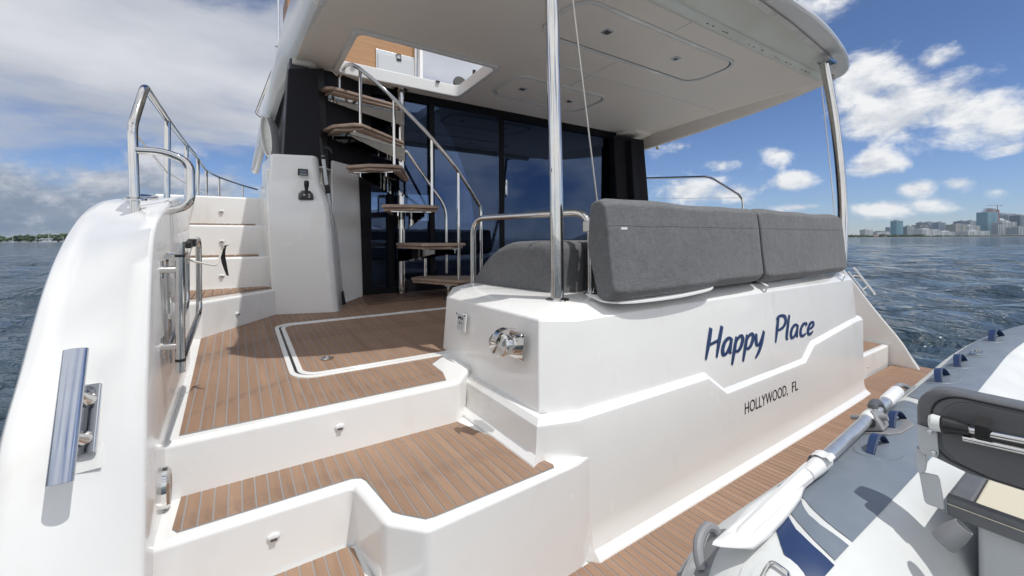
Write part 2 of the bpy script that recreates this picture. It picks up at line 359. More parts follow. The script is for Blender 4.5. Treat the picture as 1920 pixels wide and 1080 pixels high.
# ------------------------------------------------------------------ the sea
def sea():
    import numpy as np
    nr, na = 420, 720
    r = np.concatenate([[0.0], np.geomspace(0.6, 4200, nr - 1)]); th = np.linspace(0, 2 * np.pi, na, endpoint=False)
    R, T = np.meshgrid(r, th, indexing='ij'); X = R * np.cos(T); Y = R * np.sin(T); Z = np.zeros_like(X)
    rng = np.random.default_rng(3); cell = np.maximum(R * np.log(4200 / .6) / nr, R * 2 * np.pi / na) + 1e-6
    for i in range(46):
        lam = 0.40 * (1.066 ** i); ang = np.radians(200 + rng.normal(0, 34)); k = 2 * np.pi / lam
        fade = np.clip((lam / cell - 1.6) / 2.5, 0, 1)
        ph = k * (X * np.cos(ang) + Y * np.sin(ang)) + rng.uniform(0, 6.28)
        amp = 0.0078 * lam ** 0.8 * rng.uniform(.5, 1.3)
        sn = np.sin(ph); Z += fade * amp * (sn + .25 * np.cos(2 * ph))
    Z *= np.clip((R - 1.0) / 3.0, 0.3, 1)
    vs = np.stack([X, Y, Z], -1).reshape(-1, 3)
    i = np.arange(nr - 1)[:, None]; j = np.arange(na)[None, :]; jn = (j + 1) % na
    f = np.stack([i * na + j, (i + 1) * na + j, (i + 1) * na + jn, i * na + jn], -1).reshape(-1, 4)
    me = bpy.data.meshes.new('water'); me.from_pydata(vs.tolist(), [], f.tolist()); me.shade_smooth()
    mt = bpy.data.materials.new('sea_water'); mt.use_nodes = True; nt = mt.node_tree; N = nt.nodes; L = nt.links; b = N['Principled BSDF']
    b.inputs['Base Color'].default_value = (.046, .070, .088, 1); b.inputs['Roughness'].default_value = .07; b.inputs['IOR'].default_value = 1.333
    tc = N.new('ShaderNodeTexCoord')
    def ns(st, sc, det, off=0):
        mp = N.new('ShaderNodeMapping'); L.new(tc.outputs['Object'], mp.inputs[0]); mp.inputs['Scale'].default_value = st; mp.inputs['Rotation'].default_value = (0, 0, math.radians(20)); mp.inputs['Location'].default_value = (off, off, 0)
        n = N.new('ShaderNodeTexNoise'); n.inputs['Scale'].default_value = sc; n.inputs['Detail'].default_value = det; n.inputs['Roughness'].default_value = .6; n.inputs['Distortion'].default_value = .4; L.new(mp.outputs[0], n.inputs['Vector']); return n.outputs['Fac']
    h1 = ns((1, .55, 1), 5.5, 4); h2 = ns((1, .5, 1), 1.6, 5, 3.3); h3 = ns((1, .6, 1), .62, 5, 7.1)
    b1 = N.new('ShaderNodeBump'); b1.inputs['Distance'].default_value = .05; b1.inputs['Strength'].default_value = .8; L.new(h1, b1.inputs['Height'])
    b2 = N.new('ShaderNodeBump'); b2.inputs['Distance'].default_value = .4; b2.inputs['Strength'].default_value = .8; L.new(h2, b2.inputs['Height']); L.new(b1.outputs[0], b2.inputs['Normal'])
    b3 = N.new('ShaderNodeBump'); b3.inputs['Distance'].default_value = 1.7; b3.inputs['Strength'].default_value = .7; L.new(h3, b3.inputs['Height']); L.new(b2.outputs[0], b3.inputs['Normal'])
    L.new(b3.outputs[0], b.inputs['Normal'])
    me.materials.append(mt); o = bpy.data.objects.new('water', me); COL.objects.link(o); o['kind'] = 'structure'
sea()

# ------------------------------------------------------------------ the yacht
YT = thing('catamaran_yacht', (2.4, 2.0, 0.0), 'white power catamaran yacht seen from its stern, teak steps, hardtop and grey tinted saloon doors', 'yacht')

# --- stern quarters (the hull wings either side of the steps)
def wing(inner, outer, xi, xo, xh, name):
    a = catmull([(0, y, z) for y, z in inner], 7); b = catmull([(0, y, z) for y, z in outer], 7); secs = []
    for p, q in zip(a, b):
        f = max(0, min(1, (p.y - 2.4) / 1.6)); dx = (-.15 if xo < xi else .15) * f
        g = max(0.0, (p.y - 4.3)); sx = (.05 if xo < xi else -.05) * g
        wi = xi + dx + sx; wo = xo + dx + sx; wh = xh + dx + sx
        secs.append([(wi, p.y + .02, min(.15, p.z - .1)), (wi, p.y + .009, p.z - .009), (wi + (wo - wi) * .012, p.y + .003, p.z - .003), (wi + (wo - wi) * .038, p.y, p.z), (wo + (wi - wo) * .16, q.y - .012, q.z + .003), (wo + (wi - wo) * .05, q.y - .004, q.z - .004), (wo, q.y + .012, q.z - .022), (wh, q.y - .03, min(.0, q.z - .1) - .25)])
    out = []
    for s_ in secs:
        a_, b_ = Vector(s_[3]), Vector(s_[4]); out.append([a_ + (b_ - a_) * f for f in (.2, .4, .6, .8)])
    for _ in range(14):
        for c in range(4):
            col_ = [r[c].copy() for r in out]
            for i in range(1, len(out) - 1): out[i][c] = (col_[i - 1] + col_[i] * 2 + col_[i + 1]) / 4
    secs = [s_[:4] + [tuple(p) for p in o] + s_[4:] for s_, o in zip(secs, out)]
    return build(name, MB().loft(secs, True, True), GEL, YT, angle=75)
PI_ = [(1.08, .16), (1.19, .45), (1.26, .739), (1.303, 1.064), (1.353, 1.309), (1.41, 1.49), (1.50, 1.56), (1.66, 1.607), (1.95, 1.665), (2.6, 1.71), (3.4, 1.78), (4.3, 1.87), (6.0, 1.95), (9.0, 2.05)]
PO_ = [(1.04, .16), (1.15, .45), (1.245, .80), (1.335, 1.06), (1.452, 1.215), (1.60, 1.40), (1.75, 1.52), (1.93, 1.605), (2.2, 1.665), (2.7, 1.70), (3.4, 1.775), (4.3, 1.865), (6.0, 1.945), (9.0, 2.045)]
WP = wing(PI_, PO_, -.18, -.43, -.52, 'stern_quarter')
SI_ = [(1.03, .30), (1.10, .42), (1.18, .575), (1.362, .834), (1.563, 1.142), (1.72, 1.33), (1.95, 1.48), (2.4, 1.60), (3.0, 1.68), (3.8, 1.78), (4.5, 1.87), (6.0, 1.95), (9.0, 2.05)]
SO_ = [(1.08, .30), (1.15, .42), (1.24, .575), (1.43, .834), (1.64, 1.142), (1.80, 1.33), (2.05, 1.48), (2.5, 1.60), (3.0, 1.68), (3.8, 1.78), (4.5, 1.87), (6.0, 1.95), (9.0, 2.05)]
WS = wing(SI_, SO_, 4.93, 5.10, 5.16, 'stern_quarter')

# --- hull bodies under the deck
hb = MB()
for x0, x1 in ((-.5, 1.1), (3.7, 5.1)):
    hb.prism([(x0, 1.3), (x1, 1.3), (x1, 9.5), ((x0 + x1) / 2, 12.5), (x0, 9.5)], -.3, .30)
hb.prism([(-.1, 1.75), (4.85, 1.75), (4.85, 9.0), (-.1, 9.0)], .30, .60)
build('hull', hb, GEL, YT, bevel=.03)

# --- swim platform
PLAT = build('swim_platform', MB().prism([(.44, 1.098), (.44, -.75), (4.95, -.75), (5.09, -.6), (5.09, 1.10), (5.02, 1.16), (3.95, 1.30), (.95, 1.30)], .16, .346), GEL, YT, bevel=.02)
build('caulking', MB().prism([(.47, 1.05), (.47, -.70), (4.93, -.70), (5.06, -.58), (5.06, 1.09), (4.93, 1.24), (3.93, 1.24), (3.88, 1.13), (.95, 1.085)], .346, .350), CAULK, PLAT, smooth=False)
planks(PLAT, [(.47, 1.05), (.47, -.70), (4.93, -.70), (5.06, -.58), (5.06, 1.09), (4.93, 1.24), (3.93, 1.24), (3.88, 1.13), (.95, 1.085)], const(.3505), TEAKX, pitch=.036, gap=.005)

# --- port steps
ST = build('stern_steps', MB()
           .prism([(-.20, 1.75), (-.20, 1.385), (.305, 1.385), (.335, 1.16), (.425, 1.062), (.99, 1.086), (1.06, 1.103), (1.13, 1.128), (1.13, 1.75)], .18, .726)
           .prism([(-.20, 1.38), (-.20, .98), (.30, .98), (.328, 1.10), (.326, 1.384)], .16, .541), GEL, YT, bevel=.018, seg=4)
LT = [(-.143, 1.605), (-.148, 1.44), (-.135, 1.418), (.31, 1.418), (.335, 1.405), (.345, 1.38), (.368, 1.18), (.385, 1.155), (.435, 1.098), (.46, 1.094), (.895, 1.101), (.902, 1.115), (.775, 1.612), (.76, 1.616)]
build('caulking', MB().prism(LT, .726, .730), CAULK, ST, smooth=False)
planks(ST, LT, const(.7302), TEAK, x_start=-.162)
MT = [(-.143, 1.36), (-.143, 1.02), (.285, 1.02), (.302, 1.06), (.300, 1.35), (.285, 1.37), (-.13, 1.37)]
build('caulking', MB().prism(MT, .541, .545), CAULK, ST, smooth=False)
planks(ST, MT, const(.5452), TEAK, x_start=-.162)

# --- cockpit sole
SOLE = build('cockpit_sole', MB().prism([(-.30, 1.602), (.79, 1.602), (.93, 1.75), (4.75, 1.75), (5.0, 1.75), (5.0, 4.4), (-.42, 4.4), (-.33, 3.2)], .5, (lambda y: zfloor(y) - .004)), GEL, YT, bevel=.018, seg=4)
DK = [(-.150, 1.637), (.742, 1.637), (.765, 1.72), (.765, 1.85), (.86, 1.93), (2.6, 1.93), (2.6, 3.735), (1.0, 3.735), (.885, 3.695), (.70, 3.465), (.62, 3.20), (.595, 3.185), (.215, 3.275), (-.165, 2.83)]
build('caulking', MB().prism(DK, lambda y: zfloor(y) - .004, zfloor), CAULK, SOLE, smooth=False)
HX0, HX1, HY0, HY1, HR = .186, 1.70, 1.928, 2.955, .10
def corner_lo(x):
    if x < HX0 + HR: q = max(0, HR * HR - (HX0 + HR - x) ** 2); return HY0 + HR - math.sqrt(q)
    return HY0
def corner_hi(x):
    if x < HX0 + HR: q = max(0, HR * HR - (HX0 + HR - x) ** 2); return HY1 - HR + math.sqrt(q)
    return HY1
def deck_cut(a, xa, xb):
    if not a: return []
    if xb <= HX0 or xa >= HX1: return [a]
    out = []
    if xa < HX0: out += [clip(a, 0, HX0, True)]; a = clip(a, 0, HX0, False); xa = HX0
    lo = min(corner_lo(xa), corner_lo(xb)); hi = max(corner_hi(xa), corner_hi(xb))
    f = clip(a, 1, (corner_lo(xa) + corner_lo(xb)) / 2, True); g = clip(a, 1, (corner_hi(xa) + corner_hi(xb)) / 2, False)
    return out + [f, g]
planks(SOLE, DK, lambda y: zfloor(y) + .0002, TEAK, x_start=-.169, cut=deck_cut)
HT = build('deck_hatch', ring_poly(MB(), rrect(HX0, HX1, HY0, HY1, HR), rrect(HX0 + .022, HX1 - .022, HY0 + .022, HY1 - .022, HR - .015), lambda y: zfloor(y) - .01, lambda y: zfloor(y) + .008), GEL, YT, bevel=.003, seg=2)
build('dark_gap', MB().prism(rrect(HX0 + .02, HX1 - .02, HY0 + .02, HY1 - .02, HR - .012), lambda y: zfloor(y) - .006, lambda y: zfloor(y) + .0015), BLACK, HT, smooth=False)
build('rim', ring_poly(MB(), rrect(HX0 + .033, HX1 - .033, HY0 + .031, HY1 - .031, HR - .022), rrect(HX0 + .055, HX1 - .055, HY0 + .052, HY1 - .052, HR - .035), lambda y: zfloor(y) - .004, lambda y: zfloor(y) + .0075), GEL, HT, bevel=.003, seg=2)
HTK = rrect(HX0 + .055, HX1 - .055, HY0 + .052, HY1 - .052, HR - .035)
build('caulking', MB().prism(HTK, lambda y: zfloor(y) - .003, lambda y: zfloor(y) + .0035), CAULK, HT, smooth=False)
planks(HT, HTK, lambda y: zfloor(y) + .0037, TEAK, x_start=HX0 + .045)
lp = at_floor(613, 675)
lt = build('latch', MB().lathe(lp + Vector((0, 0, .004)), (0, 0, 1), [(.030, 0), (.030, .006), (.026, .009), (.020, .009), (.019, .006)], 24), CHROME, HT)
build('pull_ring', MB().tube([lp + Vector((.015 * math.cos(q), .015 * math.sin(q), .0125)) for q in [i * math.pi / 10 for i in range(20)]], .0035, 8, closed=True).box(lp + Vector((0, 0, .0115)), (.034, .007, .004)), CHROME, lt)
# door mat grating
mat_ = MB().prism([(.845, 3.30), (1.72, 3.40), (1.95, 3.41), (1.95, 3.70), (.90, 3.70)], lambda y: zfloor(y) + .002, lambda y: zfloor(y) + .012)
DM = build('floor_grate', mat_, mat('grate_teak', (.17, .105, .075), .65, var=(.13, .085, .06), vscale=20), SOLE, bevel=.003)
for k in range(5):
    for j in range(4):
        x = .98 + j * .19 + (k % 2) * .05; y = 3.40 + k * .06
        if y > 3.38 + (x - .845) * .1: build('slot', MB().box((x, y, zfloor(y) + .0125), (.13, .011, .004)), BLACK, DM, smooth=False)

# --- transom and coaming
LV = [(.30, [(.88, 2.06), (.872, 1.165), (1.005, 1.116), (2.4, 1.128), (3.87, 1.15), (3.905, 1.20), (3.905, 2.2), (1.9, 2.2), (1.9, 1.9), (1.25, 2.12)]),
      (.73, [(.885, 2.03), (.885, 1.172), (1.018, 1.120), (2.4, 1.132), (3.83, 1.152), (3.87, 1.20), (3.87, 2.2), (1.9, 2.2), (1.9, 1.9), (1.25, 2.12)]),
      (1.20, [(.930, 2.04), (.942, 1.245), (1.060, 1.163), (2.4, 1.163), (3.75, 1.163), (3.80, 1.21), (3.80, 2.2), (1.9, 2.2), (1.9, 1.9), (1.28, 2.14)]),
      (1.242, [(.985, 2.08), (1.03, 1.325), (1.16, 1.235), (2.4, 1.215), (3.72, 1.21), (3.76, 1.25), (3.76, 2.15), (1.9, 2.15), (1.9, 1.88), (1.30, 2.13)]),
      (1.255, [(1.10, 2.10), (1.16, 1.42), (1.28, 1.34), (2.4, 1.30), (3.66, 1.29), (3.70, 1.33), (3.70, 2.10), (1.95, 2.1), (1.95, 1.84), (1.32, 2.1)])]
TR = build('transom', MB().loft([[(x, y, z) for x, y in p] for z, p in LV], True, True), GEL, YT, bevel=.02, seg=4)
from mathutils.bvhtree import BVHTree
bpy.context.view_layer.update()
BVT = BVHTree.FromObject(TR, bpy.context.evaluated_depsgraph_get()); TRO = WLOC[TR.name]
def wallY(x, z):
    h = BVT.ray_cast(Vector((x, 0, z)) - TRO, Vector((0, 1, 0)))[0]
    if h is not None: return h.y + TRO.y
    a = 1.120 + .0107 * (x - 1.0)
    return a if z < .73 else a + (1.163 - a) * (z - .73) / .47
# the stepped moulding: a panel standing proud below a zig-zag line, flaring out at the platform
path = [(.879, 2.02, .865), (.879, 1.168, .855), (1.012, 1.118, .860), (1.07, 1.119, .860), (1.83, 1.124, .852), (1.99, 1.126, .748), (2.87, 1.134, .750), (3.0, 1.136, .835), (3.70, 1.148, .895), (3.862, 1.150, .90), (3.90, 1.185, .90), (3.90, 1.34, .90)]
def offs(i, d):
    p = Vector(path[i][:2]); a = Vector(path[max(0, i - 1)][:2]); b = Vector(path[min(len(path) - 1, i + 1)][:2])
    n1 = (p - a); n2 = (b - p); n1 = n1 if n1.length > 1e-6 else n2; n2 = n2 if n2.length > 1e-6 else n1
    m = Vector((n1.normalized().y, -n1.normalized().x)) + Vector((n2.normalized().y, -n2.normalized().x)); m.normalize()
    return p - m * d
secs = []
for i, (x, y, z) in enumerate(path):
    row = []
    zb = .735
    if i >= 2: zb = .355
    for d, zz in ((-.03, z + .022), (-.004, z + .018), (.013, z - .004), (.015, z - .02), (.016, zb + .11), (.020, zb + .06), (.030, zb + .025), (.055, zb + .002), (.058, zb - .006), (.0, zb - .02)):
        if i <= 2 and zz < .6: d = -.01
        q = offs(i, -d); row.append((q.x, q.y, zz))
    secs.append(row)
_p = MB().loft(secs); BVP = BVHTree.FromPolygons([Vector(p) for p in _p.v], _p.f)
build('lower_panel', _p, GEL, TR, angle=25)

# shore power inlet and socket plate on the port cheek of the coaming
def cheek(u, v): return at(u, v, x=.905)
nx_ = Vector((-1, -.03, .1)).normalized()
ip = cheek(968, 645)
bx = Matrix((Vector((0, 1, 0)), Vector((.1, 0, 1)).normalized(), nx_)).transposed()
SI = build('shore_power_inlet', MB().box(ip + nx_ * .004 + Vector((0, -.008, -.004)), (.105, .10, .008), bx), CHROME, TR, bevel=.006)
build('inlet_body', MB().lathe(ip + nx_ * .008, nx_, [(.036, 0), (.036, .018), (.033, .022), (.033, .040), (.0405, .043), (.041, .056), (.030, .064), (.0, .066)], 30), CHROME, SI)
build('inlet_lid', MB().lathe(ip + nx_ * .066 + Vector((0, .012, 0)), (nx_ + Vector((0, -.45, -.05))), [(.046, -.004), (.048, .010), (.040, .019), (.0, .022)], 26), CHROME, SI)
arc = catmull([ip + nx_ * .006 + Vector((0, 0, .060)), ip + nx_ * .045 + Vector((0, 0, .062)), ip + nx_ * .075 + Vector((0, .006, .050)), ip + nx_ * .094 + Vector((0, .010, .020)), ip + nx_ * .096 + Vector((0, .012, .0))], 5)
build('clasp', MB().loft([[p + Vector((0, -.016, 0)), p + Vector((0, .016, 0)), p + Vector((0, .016, 0)) + nx_ * .005 + Vector((0, 0, .002)), p + Vector((0, -.016, 0)) + nx_ * .005 + Vector((0, 0, .002))] for p in arc], True, True), CHROME, SI, bevel=.002, seg=2)
for dy, dz in ((-.045, .040), (-.045, -.048), (.038, -.048)):
    build('screw', MB().lathe(ip + nx_ * .008 + Vector((0, dy, dz)), nx_, [(.006, 0), (.005, .003), (0, .0035)], 10), STEELB, SI)
pp = cheek(866, 604)
SP = build('socket_plate', MB().box(pp + nx_ * .003, (.098, .086, .006), bx), PLAST_W, TR, bevel=.003)
PN = build('socket_panel', MB().box(pp + nx_ * .0065, (.066, .072, .003), bx), GPAINT, SP)
for dy, dz, w in ((.0, .022, .014), (.02, .02, .008), (-.02, .02, .008), (.01, -.004, .006), (-.01, -.004, .006), (.0, -.022, .009)):
    build('socket', MB().box(pp + nx_ * .0085 + Vector((0, dy, dz)), (w, .010, .002), bx), BLACK, PN)
for dy, dz in ((.042, .036), (-.042, .036), (.042, -.036), (-.042, -.036)):
    build('screw', MB().lathe(pp + nx_ * .006 + Vector((0, dy, dz)), nx_, [(.004, 0), (.004, .002), (0, .003)], 8), BLACK, SP)

# lettering
GL = {'H': ([[(.03, 0, .5), (.07, .5, 1), (.10, 1.0, .9)], [(.50, -.02, .5), (.53, .5, 1), (.58, 1.02, .9)], [(.05, .44, .6), (.3, .50, .8), (.55, .57, .8)]], .68),
      'a': ([[(.42, .50, .7), (.28, .56, .9), (.12, .44, 1), (.06, .20, 1), (.13, .02, .9), (.27, .06, .8), (.40, .32, .7), (.44, .52, .8)], [(.44, .54, .7), (.41, .25, 1), (.42, .06, .9), (.50, .02, .4)]], .56),
      'p': ([[(.10, .56, .7), (.07, .1, 1), (.03, -.42, .6)], [(.07, .25, .6), (.16, .46, .8), (.32, .56, .9), (.43, .42, 1), (.38, .16, 1), (.24, .02, .9), (.08, .06, .6)]], .54),
      'y': ([[(.04, .54, .7), (.07, .28, 1), (.14, .08, .9), (.26, .08, .8), (.38, .30, .7), (.46, .58, .8)], [(.46, .58, .8), (.40, .1, 1), (.28, -.25, .9), (.14, -.44, .5)]], .60),
      'P': ([[(.06, -.02, .5), (.08, .5, 1), (.10, 1.0, .9)], [(.0, .90, .6), (.18, 1.02, .9), (.42, .98, 1), (.52, .78, 1), (.42, .56, .9), (.22, .46, .8), (.10, .46, .5)]], .60),
      'l': ([[(.10, 1.02, .7), (.06, .5, 1), (.05, .08, .9), (.14, .0, .5)]], .22),
      'c': ([[(.42, .44, .9), (.34, .56, .9), (.18, .50, 1), (.07, .28, 1), (.10, .06, 1), (.24, -.01, .9), (.42, .08, .5)]], .46),
      'e': ([[(.09, .24, .6), (.26, .28, .8), (.40, .40, .9), (.34, .55, .9), (.18, .50, 1), (.07, .26, 1), (.11, .05, 1), (.25, -.01, .9), (.43, .10, .5)]], .46)}
def script(text, x0, z0, x1, z1, h, wd, slant, name):
    tot = sum(GL[ch][1] if ch != ' ' else .36 for ch in text); sx = (x1 - x0 - slant * h) / tot; mb = MB(); cur = 0
    for ch in text:
        if ch == ' ': cur += .36; continue
        for st in GL[ch][0]:
            pts = catmull([(px, pz, w) for px, pz, w in st], 7); rows = []
            P2 = []
            for p in pts:
                t = (cur + p.x) / tot; X = x0 + (cur + p.x) * sx + slant * h * p.y; Z = z0 + (z1 - z0) * t + p.y * h * (1 - .12 * t); P2.append((X, Z, p.z))
            for i, (X, Z, w) in enumerate(P2):
                a = P2[max(0, i - 1)]; b = P2[min(len(P2) - 1, i + 1)]; tx, tz = b[0] - a[0], b[1] - a[1]; ln = math.hypot(tx, tz) or 1
                ww = wd * w * (0.55 + .45 * abs(tz / ln)); nx2, nz2 = -tz / ln * ww / 2, tx / ln * ww / 2
                yy = lambda q, z: wallY(q, z) - .002
                rows.append([(X + nx2, yy(X, Z), Z + nz2), (X - nx2, yy(X, Z), Z - nz2), (X - nx2, yy(X, Z) - .0012, Z - nz2), (X + nx2, yy(X, Z) - .0012, Z + nz2)])
            mb.loft(rows, True, True)
        cur += GL[ch][1]
    return build(name, mb, INK, TR, smooth=False)
script('Happy', 1.845, .928, 2.47, .916, .142, .030, .34, 'boat_name'); script('Place', 2.53, .914, 3.085, .90, .138, .030, .34, 'boat_name')
def text_on_transom(body, x0, x1, z0, h, name):
    cu = bpy.data.curves.new('t', 'FONT'); cu.body = body; cu.extrude = .0; cu.resolution_u = 4
    ob = bpy.data.objects.new('t', cu); COL.objects.link(ob)
    me = bpy.data.meshes.new_from_object(ob.evaluated_get(bpy.context.evaluated_depsgraph_get()))
    bpy.data.objects.remove(ob); bpy.data.curves.remove(cu)
    mx = max(v.co.x for v in me.vertices); mn = min(v.co.x for v in me.vertices); mz = .70
    mb = MB()
    vs = []
    for v in me.vertices:
        X = x0 + (v.co.x - mn) / (mx - mn) * (x1 - x0); Z = z0 + v.co.y / mz * h; vs.append((X, BVP.ray_cast(Vector((X, 0, Z)), Vector((0, 1, 0)))[0].y - .0015, Z))
    mb.add(vs, [tuple(p.vertices) for p in me.polygons]); bpy.data.meshes.remove(me)
    return build(name, mb, INKB, TR, smooth=False)
text_on_transom('HOLLYWOOD,', 2.148, 2.622, .608, .060, 'hailing_port'); text_on_transom('FL', 2.678, 2.755, .608, .060, 'hailing_port')

# --- starboard steps
build('starboard_steps', MB().prism([(3.88, 1.262), (4.96, 1.262), (4.96, 2.2), (3.88, 2.2)], .16, .526).prism([(3.88, 1.58), (4.96, 1.58), (4.96, 2.3), (3.88, 2.3)], .5, .71), GEL, YT, bevel=.018)
SS = build('step_tread', MB().prism([(3.92, 1.30), (4.88, 1.30), (4.88, 1.57), (3.92, 1.57)], .526, .532), CAULK, YT, smooth=False)
planks(SS, [(3.92, 1.30), (4.88, 1.30), (4.88, 1.57), (3.92, 1.57)], const(.5322), TEAKX)
def step_light(c, n, parent, s=.9):
    n = Vector(n).normalized(); side = Vector((0, 0, 1)).cross(n).normalized(); upv = n.cross(side)
    secs = []
    for h, k in ((0, 1), (.004, .95), (.007, .7), (.008, .0)):
        secs.append([c + n * h * s + (side * math.cos(q) * .019 + upv * math.sin(q) * .0125) * k * s for q in [i * math.pi / 8 for i in range(16)]])
    o = build('step_light', MB().loft(secs, True, True), PLAST_W, parent)
    build('lens', MB().box(c + n * .005 * s - upv * .006 * s, (.018 * s, .012 * s, .007 * s), Matrix((side, n, upv)).transposed()), SLOT, o)
step_light(at(637, 800, y=1.601), (0, -1, .02), ST)
step_light(at(513, 1006, y=1.384), (0, -1, .02), ST)
step_light(at(1629, 688, y=1.26), (0, -1, 0), YT, .5)
fp = at(305, 916, x=-.181)
PLT = build('courtesy_light', MB().loft([[fp + Vector((h, math.cos(q) * .038 * k, math.sin(q) * .062 * k)) for q in [i * math.pi / 14 for i in range(28)]] for h, k in ((-.004, 1), (.012, .97), (.018, .82), (.013, .70), (.010, .0))], True, True), CHROME, WP)
build('lens', MB().loft([[fp + Vector((h, math.cos(q) * .026 * k, math.sin(q) * .043 * k)) for q in [i * math.pi / 10 for i in range(20)]] for h, k in ((.010, 1), (.017, .8), (.019, 0))], True, True), mat('amber_lens', (.25, .20, .15), .25), PLT)

# --- big mooring cleats on the quarters
def wing_pt(u, v, off=0.0):
    """sight line met with the sloping aft face of the port quarter"""
    best = None
    for i in range(400):
        d = .5 + i * .005; p = at(u, v, d=d)
        # face: between the inner and outer profile at this height
        yi = next((a[0] + (b[0] - a[0]) * (p.z - a[1]) / (b[1] - a[1]) for a, b in zip(PI_, PI_[1:]) if a[1] <= p.z <= b[1]), 9)
        yo = next((a[0] + (b[0] - a[0]) * (p.z - a[1]) / (b[1] - a[1]) for a, b in zip(PO_, PO_[1:]) if a[1] <= p.z <= b[1]), 9)
        f = (p.x + .18) / (-.25); yf = yi + (yo - yi) * f
        if p.y >= yf: return p
    return at(u, v, d=1.2)
def cleat(a, b, n, base_c, wdt, mtl, parent, bl, bw, bar_r):
    ax = (b - a).normalized(); n = (n - ax * n.dot(ax)).normalized(); s = ax.cross(n)
    mb = MB(); secs = []
    for t in (0, .004, .05, .5, .95, .996, 1):
        k = .82 if t in (0, 1) else 1.0
        secs.append([a + (b - a) * t + s * math.cos(q) * bar_r * k + n * math.sin(q) * bar_r * .6 * k for q in [i * math.pi / 10 for i in range(20)]])
    o = build('mooring_cleat', mb.loft(secs, True, True), mtl, parent, angle=50)
    bm = Matrix((s, ax, n)).transposed()
    build('base_plate', MB().box(base_c + n * .006, (bw, bl, .012), bm), CHROME, o, bevel=.005)
    for t in (-.27, .27):
        p0 = base_c + ax * bl * t + n * .01; tgt = a + (b - a) * (.5 + t * .62)
        build('post', MB().tube([p0, p0 + n * .012, p0 + (tgt - p0) * .5, tgt], [.018, .013, .011, .012], 14), CHROME, o)
    return o
b0 = wing_pt(165, 720); b1 = wing_pt(158, 852); fn = Vector((-.30, -1.0, .42)).normalized()
e0 = wing_pt(172, 720); e1 = wing_pt(90, 780); e2 = wing_pt(158, 852)
fn = (e1 - e0).cross(e2 - e0).normalized(); fn = fn if fn.y < 0 else -fn
lift = .045
def lifted(u, v, h):
    r = pix_dir(u, v); p = e0 + fn * h; o = Vector((0, 0, EYE)); t = (p - o).dot(fn) / r.dot(fn); return o + r * t
bc = (lifted(170, 720, .006) + lifted(160, 854, .006)) / 2
cleat(lifted(143, 654, .062), lifted(112, 908, .062), fn, bc, .04, CLEATM, WP, (lifted(165, 720, 0) - lifted(158, 852, 0)).length, .045, .022)
build('cleat_recess', MB().loft([[lifted(u, v, h) for u, v in ((163, 684), (209, 683), (190, 877), (140, 890))] for h in (-.002, .004)], True, True), GEL, WP, bevel=.0015, seg=2)
sa, sb = at(1601, 501, x=5.02), at(1642, 553, x=5.02)
scn = Vector((.12, -.8, .5)).normalized()
cleat(sa, sb, scn, at(1607, 531, x=4.99), .03, CHROME, WS, .26, .05, .018)
# oval fairlead under the rail
fl = wing_pt(268, 373) + Vector((0, -.004, .006)); build('fairlead', MB().loft([[fl + Vector((math.cos(q) * .045 * k, math.sin(q) * .05 * k, math.sin(q) * .012 * k + h)) for q in [i * math.pi / 10 for i in range(20)]] for h, k in ((-.006, 1), (.004, 1), (.006, .8), (.002, .5), (.001, 0))], True, True), CHROME, WP)

# --- port side stairs up to the side deck
SD = build('side_stairs', MB()
           .prism([(-.40, 2.95), (-.166, 2.835), (.205, 3.262), (.30, 3.36), (.30, 4.8), (-.55, 4.8)], .8, 1.168)
           .prism([(-.45, 3.47), (.30, 3.44), (.30, 4.8), (-.55, 4.8)], 1.1, 1.390)
           .prism([(-.48, 3.72), (.30, 3.70), (.30, 4.8), (-.55, 4.8)], 1.3, 1.618)
           .prism([(-.50, 3.97), (.30, 3.95), (.30, 9.0), (-.40, 9.0)], 1.5, 1.850), GEL, YT, bevel=.016, seg=4)
for poly, z, px in (([(-.22, 2.97), (.20, 3.345), (.16, 3.42), (-.26, 3.44)], 1.1705, .05), ([(-.27, 3.49), (.13, 3.462), (.13, 3.68), (-.28, 3.70)], 1.3925, .05), ([(-.30, 3.74), (.12, 3.722), (.12, 3.93), (-.30, 3.95)], 1.6205, .05)):
    tr = build('step_tread', MB().prism(poly, z - .003, z), CAULK, SD, smooth=False)
    tr2 = tr
    x = min(p[0] for p in poly)
    while x < max(p[0] for p in poly):
        a = clip(clip(poly, 0, x + .002, False), 0, x + .043, True)
        if len(a) > 2 and abs(area(a)) > 2e-5: build('plank', MB().prism(a, z, z + .009), TEAK, tr if tr.parent == YT else SD, smooth=False)
        x += .045
step_light(at(415, 396, y=3.955), (0, -1, 0), SD)
step_light(at(416, 452, y=3.705), (0, -1, 0), SD)
step_light(at(416, 517, y=3.452), (0, -1, 0), SD)
q0, q1 = Vector((-.166, 2.835, 0)), Vector((.205, 3.262, 0)); dn = Vector((-(q1 - q0).y, (q1 - q0).x, 0)).normalized(); dn = dn if dn.y < 0 else -dn
rr = pix_dir(445, 588); tt = (q0 - Vector((0, 0, 0))).dot(dn) / rr.dot(dn)
step_light(Vector((rr.x * tt, rr.y * tt, EYE + rr.z * tt)) + dn * .002, dn, SD)

